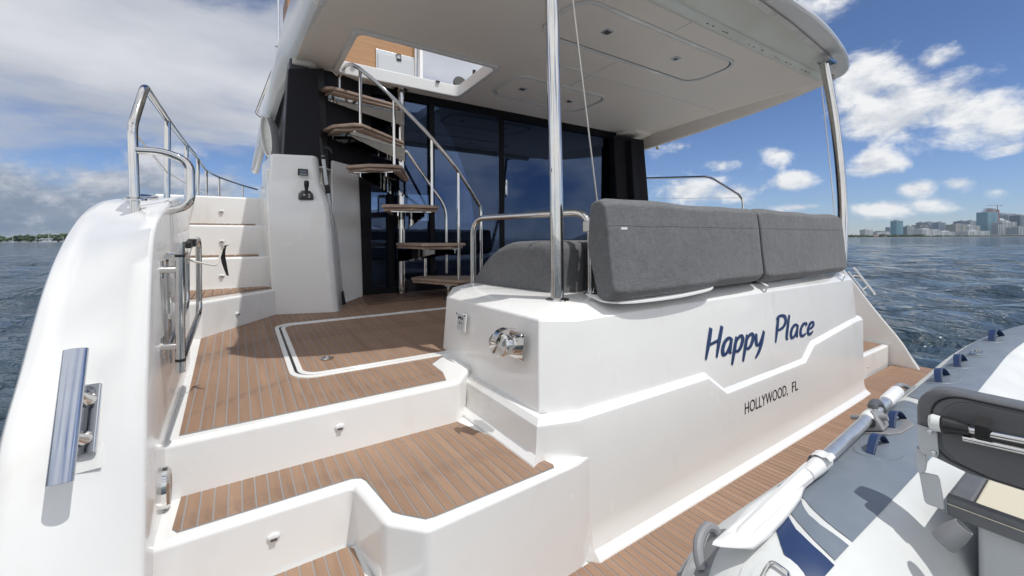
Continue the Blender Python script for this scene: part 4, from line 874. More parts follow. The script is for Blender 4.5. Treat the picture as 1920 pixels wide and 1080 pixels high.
# ------------------------------------------------------------------ loose things aboard
def bolster(x0, x1, zb, label, zb2=None):
    prof = [(-.062, .03), (-.050, .14), (-.036, .30), (-.026, .372), (.005, .395), (.05, .395), (.085, .38), (.10, .33), (.122, .205), (.115, .175), (.06, .04), (.05, .0), (.0, -.018), (-.045, .0)]
    yc = lambda x: 1.185 + .016 * (x - 1.184)          # the row stands slightly askew to the transom
    n = 26; secs = []
    for i in range(n + 1):
        t = i / n; x = x0 + (x1 - x0) * t; e = min(t, 1 - t) * (x1 - x0); k = 1 - .06 * math.exp(-(e / .03) ** 2); bulge = .004 * math.sin(math.pi * t) ** .6
        zz = zb if zb2 is None or x < 1.93 else zb2
        wob = .0035 * math.sin(5.1 * x + 1) + .0025 * math.sin(13 * x)
        row = []
        for y, z in prof:
            h = (1.667 - zz) / .395; dz = z * h if z > 0 else z
            row.append((x + (.012 * (1 - z / .4) if t == 0 else 0), yc(x) + (y if y < 0 else y * .72) * k - (bulge if y < -.02 else 0), zz + .19 + (dz - .19) * k + (wob if z > .3 else 0)))
        secs.append(row)
    mb = MB().loft(secs, True, True)
    o = build('backrest_cushion', mb, FABRIC, None, bevel=.010, seg=3)
    tag(o, label, 'cushion', 'grey backrest cushions along the transom')
    bv = BVHTree.FromPolygons([Vector(p) for p in mb.v], mb.f)
    pts = []
    for i in range(25):
        x = x0 + .012 + (x1 - x0 - .024) * i / 24; h = bv.ray_cast(Vector((x, 0, 1.556)), Vector((0, 1, 0)))[0]; pts.append(h + Vector((0, .0002, .0015 * math.sin(i))))
    build('seam', MB().tube(pts, .0016, 5), VINYL, o)
    return o, bv
BC1, BV1 = bolster(1.206, 2.425, 1.262, 'longer grey backrest cushion hung over the transom, nearest the tall steel pole', 1.272)
BC2, BV2 = bolster(2.437, 3.675, 1.262, 'shorter grey backrest cushion over the transom at the starboard end, behind the boat name')
hl = BV1.ray_cast(Vector((1.30, 0, 1.545)), Vector((0, 1, 0)))[0]; build('care_label', MB().box(hl, (.036, .003, .010)), PLAST_W, BC1)
flap = catmull([(1.215, 1.19, 1.250), (1.26, 1.145, 1.245), (1.40, 1.128, 1.240), (1.65, 1.126, 1.241), (1.86, 1.130, 1.252), (1.92, 1.14, 1.262)], 4)
build('underside_flap', MB().loft([[p + Vector((0, .09, .02)), p, p + Vector((0, .0, .006)), p + Vector((0, .09, .026))] for p in flap], True, True), PLAST_W, BC1)
for px, py, par in ((1438, 540, BC1), (1583, 520, BC2)):
    p = at(px, py, y=1.15)
    build('fixing_strap', MB().loft([[p + Vector((-.012, .03, .03)), p + Vector((.012, .03, .03))], [p + Vector((-.01, -.004, .012)), p + Vector((.014, -.004, .012))], [p + Vector((.0, .015, -.03)), p + Vector((.018, .015, -.03))], [p + Vector((.004, .035, -.055)), p + Vector((.016, .035, -.055))]]), PLAST_W, par)
ib = build('backrest_cushion', MB().loft([[(x, 1.33, 1.262), (x, 1.29, 1.50), (x, 1.31, 1.61), (x, 1.36, 1.645), (x, 1.44, 1.63), (x, 1.46, 1.50), (x, 1.44, 1.262)] for x in (1.385, 1.40, 2.0, 2.8, 3.38, 3.4)], True, True), FABRIC, None, bevel=.02)
tag(ib, 'dark inner backrest cushion standing behind the hung transom cushions', 'cushion')
plan = [(1.135, 2.11), (1.16, 1.85), (1.205, 1.50), (1.235, 1.462), (1.36, 1.452), (1.385, 1.475), (1.80, 1.48), (1.80, 2.11)]
def top(y): return 1.492 if y < 1.72 else 1.492 - .22 * ((y - 1.72) / .39) ** 2.2
secs = []
for f, k in ((0, 1), (.5, 1.01), (.82, 1.0), (.95, .975), (1.0, .90)):
    cx_, cy_ = 1.45, 1.78
    pl_ = []
    for i in range(len(plan)):
        a, b = plan[i], plan[(i + 1) % len(plan)]
        for q in range(6):
            x = a[0] + (b[0] - a[0]) * q / 6; y = a[1] + (b[1] - a[1]) * q / 6; x2, y2 = cx_ + (x - cx_) * k, cy_ + (y - cy_) * k
            pl_.append((x2, y2, 1.256 + (top(y2) - 1.256) * f))
    secs.append(pl_)
for k in (.6, .3, .02): secs.append([(1.45 + (x - 1.45) * k / .9, 1.78 + (y - 1.78) * k / .9, top(1.78 + (y - 1.78) * k / .9) + .004) for x, y, z in secs[4]])
sc_ = build('seat_cushion', MB().loft(secs, True, True), FABRIC, None, angle=60)
tag(sc_, 'grey rounded seat end cushion on the coaming behind the tall steel pole', 'cushion')
build('sofa_base', MB().box((2.7, 2.3, 1.12), (2.0, .6, .24)), GEL, YT, bevel=.02)
# boat hook
k0 = at_floor(643, 571); k1 = at(601, 258, y=3.24); kd = (k1 - k0).normalized()
BH = build('boat_hook', MB().tube([k0 + kd * .10, k0 + (k1 - k0) * .90], .0135, 14), ALU); tag(BH, 'telescopic aluminium boat hook leaning in the corner between the console tower and the door', 'boat hook')
build('grip', MB().tube([k0 + kd * .005, k0 + kd * .02, k0 + kd * .11], [.024, .022, .018], 14), BLACK, BH)
build('collar', MB().tube([k0 + (k1 - k0) * .685, k0 + (k1 - k0) * .735], .017, 14), BLACK, BH)
side = Vector((CYW, -SY, 0))
build('hook', MB().tube([k0 + (k1 - k0) * .88, k0 + (k1 - k0) * .93, k1], [.015, .011, .007], 12).tube(catmull([k0 + (k1 - k0) * .92, k0 + (k1 - k0) * .945 + side * .028, k0 + (k1 - k0) * .935 + side * .058, k0 + (k1 - k0) * .915 + side * .066], 5), .007, 10), BLACK, BH)
# cord and strap hung on the gate
cd = [at(367, 447, d=1.52), at(356, 470, d=1.48), at(353, 486, d=1.45), at(362, 490, d=1.45), at(404, 498, d=1.47), at(409, 492, d=1.48), at(416, 468, d=1.50), at(420, 463, d=1.50)]
CD = build('tether_cord', MB().tube(fillet(cd, .012, 4), .0035, 8), ROPE); tag(CD, 'white cord loop with a black webbing strap, hung from the folded boarding gate', 'cord')
sp = catmull([at(430, 459, d=1.51), at(420, 463, d=1.50), at(418, 480, d=1.50), at(422, 500, d=1.50), at(427, 517, d=1.50)], 5)
build('strap', MB().loft([[p + side * (-w) , p + side * w, p + side * w + Vector((0, .003, 0)), p - side * w + Vector((0, .003, 0))] for p, w in zip(sp, [.003 + .006 * min(1, i / 6) * (1 if i < 14 else (len(sp) - i) / 8) for i in range(len(sp))])], True, True), CANVAS, CD)

# ------------------------------------------------------------------ the inflatable tender on the swim platform
TN = thing('inflatable_tender', (2.4, -.35, .35), 'pale inflatable tender with slate and navy tube patches lying on the swim platform', 'dinghy')
TR_ = .21
half = [(.735, .41, .655, .06), (.77, .41, .66, .12), (.82, .41, .665, .17), (.90, .41, .669, .20), (.99, .41, .67, .21), (1.4, .41, .67, .21), (2.2, .412, .675, .21), (2.8, .42, .69, .21), (3.3, .418, .715, .21), (3.75, .37, .75, .209), (4.12, .25, .79, .207), (4.38, .05, .825, .205), (4.50, -.17, .845, .204), (4.53, -.36, .85, .204)]
port = catmull([(x, y, z) for x, y, z, r in half], 8); pr_ = [v.x for v in catmull([(r, 0, 0) for x, y, z, r in half], 8)]
full = port + [Vector((p.x, -.72 - p.y, p.z)) for p in port[-2::-1]]; frs = pr_ + pr_[-2::-1]
def frame(i):
    a = full[max(0, i - 1)]; b = full[min(len(full) - 1, i + 1)]; t = (b - a).normalized(); n = Vector((-t.y, t.x, 0)).normalized(); return t, n, n.cross(t) * -1 if False else t.cross(n)
def ring(i, k=1.0, n=36):
    t, nn, uu = frame(i); return [full[i] + (nn * math.cos(q) + uu * math.sin(q)) * frs[i] * k for q in [2 * math.pi * a / n for a in range(n)]]
build('tube', MB().loft([[full[0] + (p - full[0]) * .02 for p in ring(0)]] + [ring(i) for i in range(len(full))] + [[full[-1] + (p - full[-1]) * .02 for p in ring(len(full) - 1)]], True, True), HYP_W, TN)
xs = [p.x for p in port]
def on_tube(s, phi, off=0.0):
    """s = arc parameter given as x along the straight part (continues round the bow), phi = angle from outboard over the top"""
    i = 0
    if s <= S_[0]: i, f = 0, 0
    else:
        while i < len(S_) - 2 and S_[i + 1] < s: i += 1
        f = (s - S_[i]) / (S_[i + 1] - S_[i])
    def pt(j):
        t, nn, uu = frame(j); q = math.radians(phi); return full[j] + (nn * math.cos(q) + uu * math.sin(q)) * (frs[j] + off)
    return pt(i) * (1 - f) + pt(i + 1) * f
S_ = [full[0].x]
for a, b in zip(full, full[1:]): S_.append(S_[-1] + (b - a).length)
def patch(name, left, right, mt, off=.0018, n=14, ns=None):
    """left/right: lists of (phi, s) giving the two ends of the patch for each angle"""
    def val(l, ph):
        for (a, b), (c, d) in zip(l, l[1:]):
            if a <= ph <= c: return b + (d - b) * (ph - a) / (c - a)
        return l[0][1] if ph < l[0][0] else l[-1][1]
    lo, hi = left[0][0], left[-1][0]; rows = []
    span = max(val(right, lo) - val(left, lo), .1); m = ns or max(3, int(span / .06))
    for k in range(m + 1):
        row = []
        for a in range(n + 1):
            ph = lo + (hi - lo) * a / n; s = val(left, ph) + (val(right, ph) - val(left, ph)) * k / m; row.append(on_tube(s, ph, off))
        rows.append(row)
    rows_in = [[on_tube(0, 0)]] if False else None
    return build(name, MB().loft(rows), mt, TN)
patch('tube_patch', [(52, 1.205), (64, 1.19), (76, 1.145), (83, 1.122), (88, 1.098), (100, 1.074), (111, 1.071)], [(52, 2.19), (57, 2.215), (61, 2.20), (78, 2.115), (95, 2.0), (100, 1.99), (111, 2.02)], HYP_G)
patch('tube_patch', [(60, 1.11), (78, 1.062), (84, 1.038), (90, 1.017), (100, .994), (111, .982)], [(60, 1.175), (72, 1.150), (78, 1.132), (83, 1.096), (88.7, 1.070), (97, 1.054), (111, 1.052)], HYP_G)
patch('tube_patch', [(62, 1.01), (80, .985), (86, .95), (92, .92), (100, .905), (112, .900)], [(62, 1.085), (78, 1.055), (84, 1.022), (90, .996), (100, .978), (112, .970)], NAVY)
patch('tube_patch', [(56, 2.30), (60, 2.27), (77, 2.175), (90, 2.10), (105, 2.08)], [(56, 4.6), (105, 4.6)], HYP_G, ns=44)
patch('tube_patch', [(56, 4.66), (105, 4.66)], [(56, 4.80), (105, 4.80)], NAVY)
# seams and rubbing lines on the tube
build('rubbing_strake', MB().loft([[on_tube(s, ph, o) for ph, o in ((14, .0), (12, .012), (0, .016), (-12, .012), (-14, .0))] for s in [.55 + .08 * k for k in range(70)]]), RUBBER, TN)
for s0, ph, kk in ((1.575, 85, 1), (1.845, 79, 1), (2.565, 74, 1.15), (2.88, 76, 1.15), (3.52, 80, 1.3)):
    L_ = .125 * kk; mb = MB(); secs = []
    for i in range(13):
        t = i / 12; h = .037 * kk * math.sin(math.pi * t) ** .9 + .002; s = s0 - L_ / 2 + L_ * t; w = 2.8 * kk
        secs.append([on_tube(s, ph - w, h), on_tube(s, ph + w, h), on_tube(s, ph + w, h + .004), on_tube(s, ph - w, h + .004)])
    hd = build('carry_strap', mb.loft(secs, True, True), NAVY, TN, bevel=.0015, seg=2)
    build('strap_pad', MB().loft([[on_tube(s0 + math.cos(q) * .085 * kk * k, ph + math.sin(q) * 15 * k, h) for q in [i * math.pi / 12 for i in range(24)]] for k, h in ((1, .0015), (.97, .004), (.0, .0042))], True, False), HYP_G, hd)
    build('stitching', MB().loft([[on_tube(s0 - L_ / 2 + L_ * t, ph + 1.9 * kk, .037 * kk * math.sin(math.pi * t) ** .9 + .0068), on_tube(s0 - L_ / 2 + L_ * t, ph + 2.15 * kk, .037 * kk * math.sin(math.pi * t) ** .9 + .0068)] for t in [i / 12 for i in range(13)]]), RUBBER, hd)
def dring(s, ph, sc=1.0):
    mb = MB().loft([[on_tube(s + math.cos(q) * .075 * sc * k, ph + math.sin(q) * 19 * sc * k, h) for q in [i * math.pi / 14 for i in range(28)]] for k, h in ((1, .001), (.98, .0035), (.62, .004), (.60, .007), (0, .0075))], True, False)
    o = build('ring_patch', mb, HYP_G if sc < .85 else HYP_W, TN)
    build('d_ring', MB().tube(fillet([on_tube(s - .022, ph - 5, .010), on_tube(s + .03, ph - 5, .016), on_tube(s + .03, ph + 5, .016), on_tube(s - .022, ph + 5, .010), on_tube(s - .022, ph - 5, .010)], .012, 4), .0035, 8), CHROME, o)
    return o
dring(.845, 98, .9); dring(3.10, 81, .8)
def grip(s, ph, name, ln=.16):
    mb = MB()
    path_ = [on_tube(s + ln * a, ph, h) for a, h in ((-.5, .004), (-.42, .020), (-.2, .032), (.2, .032), (.42, .020), (.5, .004))]
    mb.tube(catmull(path_, 5), [.011] * 26, 10)
    mb.loft([[on_tube(s + ln * a, ph + b, h) for b, h in ((-6, .001), (-6, .008), (6, .008), (6, .001))] for a in (-.6, .6)], True, True)
    return build(name, mb, RUBBER, TN)
grip(2.42, 44, 'carry_handle'); grip(.865, 55, 'carry_handle', .085)
# oarlock
ol = MB(); ol.loft([[on_tube(s_, p_, h) for s_, p_ in ((1.70, 62), (1.72, 56), (1.86, 55), (1.90, 60), (1.89, 84), (1.85, 90), (1.74, 88), (1.70, 82))] for h in (.0, .009)], True, True)
OL = build('oarlock_pad', ol, RUBBER, TN, bevel=.003, seg=2)
ob_ = on_tube(1.775, 70, 0); od_ = (on_tube(1.775, 70, .1) - ob_).normalized(); oa_ = Vector((1, .05, 0))
build('oarlock', MB().loft([[ob_ + od_ * h + oa_ * x * k + od_.cross(oa_) * y * k for x, y in ((-.055, -.03), (.05, -.03), (.06, 0), (.05, .035), (-.055, .03))] for h, k in ((.005, 1), (.03, .9), (.05, .62), (.058, .4))], True, True), RUBBER, OL, bevel=.005)
build('oarlock_cap', MB().tube(catmull([ob_ + od_ * .02 + oa_ * .04, ob_ + od_ * .062 + oa_ * .03, ob_ + od_ * .062 + oa_ * .085, ob_ + od_ * .03 + oa_ * .10], 5), .014, 10), mat('dark_grey_rubber', (.085, .09, .10), .5), OL)
build('oarlock_hole', MB().lathe(ob_ + od_ * .030 - oa_ * .045, (-1, -.4, .35), [(.014, 0), (.014, .010), (.0, .0102)], 12), BLACK, OL)
# hull floor, sole boards and transom board
build('inner_hull', MB().loft([[(x, y0, z0), (x, -.36, z0 - .06), (x, -.72 - y0, z0)] for x, y0, z0 in ((.62, .30, .52), (3.4, .30, .54), (4.0, .10, .60), (4.35, -.2, .70))]), HYP_W, TN)
for k in range(11):
    y = .20 - k * .105
    build('floor_board', MB().box((2.1, y - .05, .475), (2.6, .096, .018)), mat('weathered_grey_board', (.20, .18, .165), .65, var=(.15, .14, .13), vscale=14, vstretch=(.1, 1, 1)) if k == 0 else bpy.data.materials['weathered_grey_board'], TN, bevel=.003, seg=2)
build('transom_board', MB().box((.70, -.36, .66), (.05, 1.12, .36)), GPAINT, TN, bevel=.01)
for x in (1.2, 3.2): build('tender_chock', MB().box((x, -.36, .385), (.10, 1.5, .07)), GPAINT, YT, bevel=.01)
# tube end collar / oar pocket
ocp = at(1779, 972, y=.215)
build('valve_cup', MB().lathe(ocp + Vector((-.01, -.01, -.02)), (.2, -.55, .85), [(.020, -.03), (.0195, .0), (.015, .022), (.013, .0225), (.0125, .01), (0, .008)], 24), RUBBER, TN)
build('carry_loop', MB().tube(catmull([(1.52, .165, .60), (1.50, .12, .56), (1.56, .10, .52), (1.62, .14, .57), (1.63, .165, .62)], 6), .011, 8), BLACK, TN)
# helm seat
SX = 1.30
def sp_(u, v): return at(u, v, x=SX)
bt, bb = sp_(1780, 733).z, sp_(1745, 868).z; yl = sp_(1717, 810).y
prof = []
for k in range(9):
    q = math.radians(90 + 90 * k / 8); prof.append((yl - .062 + .062 * math.cos(q - 0) * 1.0 * (1) if False else yl - .055 - .055 * math.cos(q), bt - .05 + .05 * math.sin(q)))
poly = [(-.62, bt - .012), (-.60, bt)] + [(yl - .055 - .055 * math.cos(math.radians(90 + a)) * 1.0, bt - .055 + .055 * math.sin(math.radians(90 + a))) for a in (0, 15, 30, 45, 60, 75, 90)] + [(yl, bb + .06), (yl - .004, bb + .035), (yl - .03, bb + .012), (yl - .08, bb), (-.60, bb), (-.63, bb + .03)]
BR = build('seat_backrest', MB().loft([[(SX + h, y, z) for y, z in poly] for h in (0, .055)], True, True), VINYL, TN, bevel=.014, seg=4)
pip = [(y, z) for y, z in poly]
build('piping', MB().tube([(SX - .001, (-.30 + (y + .30) * .955), (bt + bb) / 2 + (z - (bt + bb) / 2) * .90) for y, z in poly], .0022, 6, closed=True), BLACK, BR)
build('backrest_board', MB().loft([[(SX - h, -.30 + (y + .30) * .93, (bt + bb) / 2 + (z - (bt + bb) / 2) * .86 - .003) for y, z in poly] for h in (-.01, .004)], True, True), mat('slate_vinyl_back', (.105, .108, .114), .5, bump=.2, bscale=300), BR, bevel=.003, seg=2)
def plate(pxs, x, th, name, par, mtl=GPAINT):
    p = [at(u, v, x=x) for u, v in pxs]; return build(name, MB().loft([p, [q + Vector((th, 0, 0)) for q in p]], True, True), mtl, par, bevel=.003, seg=3)
hb_ = plate([(1717, 795), (1752, 806), (1757, 812), (1760, 852), (1756, 860), (1727, 850), (1722, 840)], SX - .008, .006, 'hinge_bracket', TN)
for u, v in ((1744, 809), (1751, 849)): build('bolt', MB().lathe(at(u, v, x=SX - .009), (-1, 0, 0), [(.0055, 0), (.005, .003), (0, .0045)], 12), STEELB, hb_)
plate([(1717, 838), (1734, 848), (1737, 868), (1734, 886), (1722, 888), (1716, 872)], SX + .004, .012, 'hinge_plate', hb_)
plate([(1722, 884), (1758, 892), (1762, 900), (1771, 953), (1768, 957), (1736, 945), (1732, 938)], SX + .012, .006, 'side_bracket', TN)
cz = .926; cx0 = SX + .035; cy1 = .240
def cush(ya, yb, mtl, name):
    z0, z1 = cz - .042, cz; p = [(cx0, z0), (cx0 - .006, z0 + .02), (cx0, z1 - .006), (cx0 + .012, z1), (cx0 + .20, z1 + .004), (cx0 + .39, z1), (cx0 + .41, z0)]
    return build(name, MB().loft([[(x, y, z) for x, z in p] for y in (ya, yb)], True, True), mtl, TN, bevel=.006)
cush(cy1, .203, VINYL, 'seat_cushion'); cush(.202, -.60, CREAM, 'seat_cushion')
SF = build('seat_facing', MB().loft([[(cx0 - .009, y, cz - .046), (cx0 - .012, y, cz - .03), (cx0 - .008, y, cz - .005), (cx0 + .004, y, cz + .0015), (cx0 + .02, y, cz - .04)] for y in (cy1 + .002, -.61)], True, True), VINYL, TN, bevel=.003)
build('stitching', MB().tube([(cx0 - .0125, cy1 - .85 * i / 20, cz - .018) for i in range(21)], .0012, 4), CREAM, SF)
BX_ = build('seat_box', MB().box((cx0 + .20, -.20, .68), (.36, .80, .40)), GPAINT, TN, bevel=.012)
build('hinge', MB().box((cx0 + .012, .062, cz - .085), (.008, .05, .05)).tube([(cx0 + .006, .09, cz - .064), (cx0 + .006, .02, cz - .064)], .006, 8), STEELB, BX_)
p1, p2 = at(1748, 792, x=SX - .022), at(1920, 826, x=SX - .022); dpp = (p2 - p1).normalized()
build('light_pole', MB().tube([p1 + dpp * .045, p1 + dpp * .62], .0075, 14), CHROME, BR)
build('stern_light', MB().tube([p1 - dpp * .004, p1 + dpp * .001, p1 + dpp * .016], [.015, .0185, .0165], 16), BULB, BR)
build('light_housing', MB().tube([p1 + dpp * .014, p1 + dpp * .018, p1 + dpp * .034, p1 + dpp * .050, p1 + dpp * .056], [.0165, .0185, .0155, .0115, .0115], 16), BLACK, BR)
q1_, q2_ = at(1806, 821, x=SX - .020), at(1920, 846, x=SX - .020); dq = (q2_ - q1_).normalized()
build('light_pole', MB().tube([q1_, q1_ + dq * .09, ], .0075, 14), CHROME, BR)
build('pole_sleeve', MB().tube([q1_ + dq * .088, q1_ + dq * .16], .0105, 14), BLACK, BR)
for w in (0,):
    sw = at(1845, 800, x=SX - .012); build('clip_strap', MB().loft([[sw + Vector((-.0, -.010, .020)), sw + Vector((-.0, .010, .020)), sw + Vector((-.003, .010, .020)), sw + Vector((-.003, -.010, .020))], [sw + Vector((-.018, -.010, .006)), sw + Vector((-.018, .010, .006)), sw + Vector((-.021, .010, .006)), sw + Vector((-.021, -.010, .006))], [sw + Vector((-.020, -.010, -.012)), sw + Vector((-.020, .010, -.012)), sw + Vector((-.023, .010, -.012)), sw + Vector((-.023, -.010, -.012))], [sw + Vector((-.002, -.010, -.034)), sw + Vector((-.002, .010, -.034)), sw + Vector((-.005, .010, -.034)), sw + Vector((-.005, -.010, -.034))]], True, True), CANVAS, BR)

# ------------------------------------------------------------------ the oar lying along the tube
on_, o1 = at(1522, 883, z=.897), at(1683, 733, z=.908); o0 = on_ - (o1 - on_).normalized() * .47; oax = (o1 - o0).normalized(); osd = Vector((-oax.y, oax.x, 0)); oup = Vector((0, 0, 1))
osd = (osd * 1 + oup * -.30).normalized(); oup = osd.cross(oax) * -1; oup = oup if oup.z > 0 else -oup
OR = build('oar', MB().tube([o0 + oax * .52, o1 - oax * .16], .0165, 18), ALU); tag(OR, 'white bladed oar with an aluminium shaft strapped along the outer tube of the tender', 'oar')
def bz(u, v, z=.892): return at(u, v, z=z)
outl = [(1335, 1017), (1352, 1021), (1380, 1023), (1412, 1024), (1442, 1001), (1468, 974), (1490, 947), (1503, 928), (1508, 912), (1516, 902), (1527, 889), (1513, 877), (1494, 890), (1478, 903), (1462, 911), (1440, 923), (1418, 939), (1396, 955), (1373, 983)]
mbl = MB(); ce = Vector((0, 0, 0)); P = [bz(u, v) for u, v in outl]
for p in P: ce += p / len(P)
mbl.loft([[ce + (p - ce) * k + Vector((0, 0, h)) for p in P] for k, h in ((.97, -.010), (1.0, -.005), (.985, .0), (.93, .0025), (.60, .003), (.02, .003))], True, True)
build('blade', mbl, PLAST_W, OR, angle=60)
def ridge(pts, r, name): build(name, MB().tube([bz(u, v, .892 + h) for u, v, h in pts], r, 10), PLAST_W, OR)
ridge([(1381, 1004, -.001), (1392, 996, .0), (1440, 952, .0), (1490, 908, .0), (1520, 882, .0)], [.004, .010, .014, .018, .0205], 'blade_ridge')
ridge([(1358, 1003, .0), (1372, 992, .002), (1410, 961, .002), (1445, 935, .002), (1449, 932, .0)], [.001, .0042, .0046, .004, .001], 'blade_ridge')
ridge([(1409, 1007, .0), (1420, 998, .002), (1455, 965, .002), (1484, 936, .002), (1488, 932, .0)], [.001, .0042, .0046, .004, .001], 'blade_ridge')
build('blade_neck', MB().tube([o0 + oax * .44, o0 + oax * .50, o0 + oax * .56], [.016, .020, .021], 18), PLAST_W, OR)
build('oar_grip', MB().tube([o1 - oax * .17, o1 - oax * .155, o1 - oax * .01, o1], [.019, .0215, .0215, .017], 18), PLAST_W, OR)
build('collar', MB().tube([o0 + oax * .955, o0 + oax * .96, o0 + oax * 1.0, o0 + oax * 1.005], [.0175, .021, .021, .0175], 18).tube([o0 + oax * 1.01, o0 + oax * 1.045], .020, 18), PLAST_W, OR)
build('collar_pin', MB().tube([o0 + oax * .98 + osd * .05, o0 + oax * .98 - osd * .05], .008, 10), RUBBER, OR)
build('retaining_strap', MB().loft([[o0 + oax * (.535 + x) + osd * (.025 * math.cos(q)) * (1.35 if q > 2.4 else 1) + oup * (.026 * math.sin(q) + (.004 if q > 2.4 else 0)) for x in (-.02, .02)] for q in [math.radians(a) for a in range(-40, 175, 12)]]), PLAST_W, OR)

# ------------------------------------------------------------------ the far shores
def tower_mat(name, wall, band, fl=3.6, bay=5.0, vert=False):
    mt = bpy.data.materials.new(name); mt.use_nodes = True; nt = mt.node_tree; N = nt.nodes; L = nt.links; b = N['Principled BSDF']; b.inputs['Roughness'].default_value = .45
    g = N.new('ShaderNodeTexCoord'); sp2 = N.new('ShaderNodeSeparateXYZ'); L.new(g.outputs['Object'], sp2.inputs[0])
    def wave(src, per, duty):
        d = N.new('ShaderNodeMath'); d.operation = 'DIVIDE'; L.new(src, d.inputs[0]); d.inputs[1].default_value = per
        f = N.new('ShaderNodeMath'); f.operation = 'FRACT'; L.new(d.outputs[0], f.inputs[0])
        c = N.new('ShaderNodeMath'); c.operation = 'GREATER_THAN'; L.new(f.outputs[0], c.inputs[0]); c.inputs[1].default_value = duty; return c.outputs[0]
    ad = N.new('ShaderNodeMath'); ad.operation = 'ADD'; L.new(sp2.outputs[0], ad.inputs[0]); L.new(sp2.outputs[1], ad.inputs[1])
    h = wave(sp2.outputs[2], fl * 2, .5); v = wave(ad.outputs[0], bay * 2.2, .62)
    mm = N.new('ShaderNodeMath'); mm.operation = 'MAXIMUM'; L.new(h, mm.inputs[0]); L.new(v, mm.inputs[1])
    if vert: mm.operation = 'MULTIPLY'
    mx = N.new('ShaderNodeMix'); mx.data_type = 'RGBA'; L.new(mm.outputs[0], mx.inputs[0]); mx.inputs[6].default_value = (*band, 1); mx.inputs[7].default_value = (*wall, 1); L.new(mx.outputs[2], b.inputs['Base Color']); return mt
TM = {'white': tower_mat('pale_tower', (.44, .47, .50), (.20, .24, .29)), 'grey': tower_mat('grey_tower', (.25, .29, .34), (.13, .16, .21)), 'blue': tower_mat('blue_glass_tower', (.19, .25, .32), (.10, .15, .21)),
      'dark': tower_mat('dark_glass_tower', (.11, .14, .18), (.06, .08, .11)), 'teal': tower_mat('teal_glass_tower', (.13, .26, .33), (.07, .17, .23)), 'brown': tower_mat('brown_tower', (.30, .235, .20), (.15, .13, .12)),
      'tan': tower_mat('tan_tower', (.40, .37, .26), (.19, .22, .24), vert=True), 'cream': tower_mat('cream_tower', (.46, .45, .42), (.21, .25, .29), vert=True)}
ROOFM = mat('roof_grey', (.3, .31, .32), .7); PALER = mat('pale_roof', (.47, .49, .51), .6); REDST = mat('red_oxide_frame', (.26, .10, .085), .7)
def z2(x): return 1560 + x * .1875
def zy(y): return 370 + y * .1875
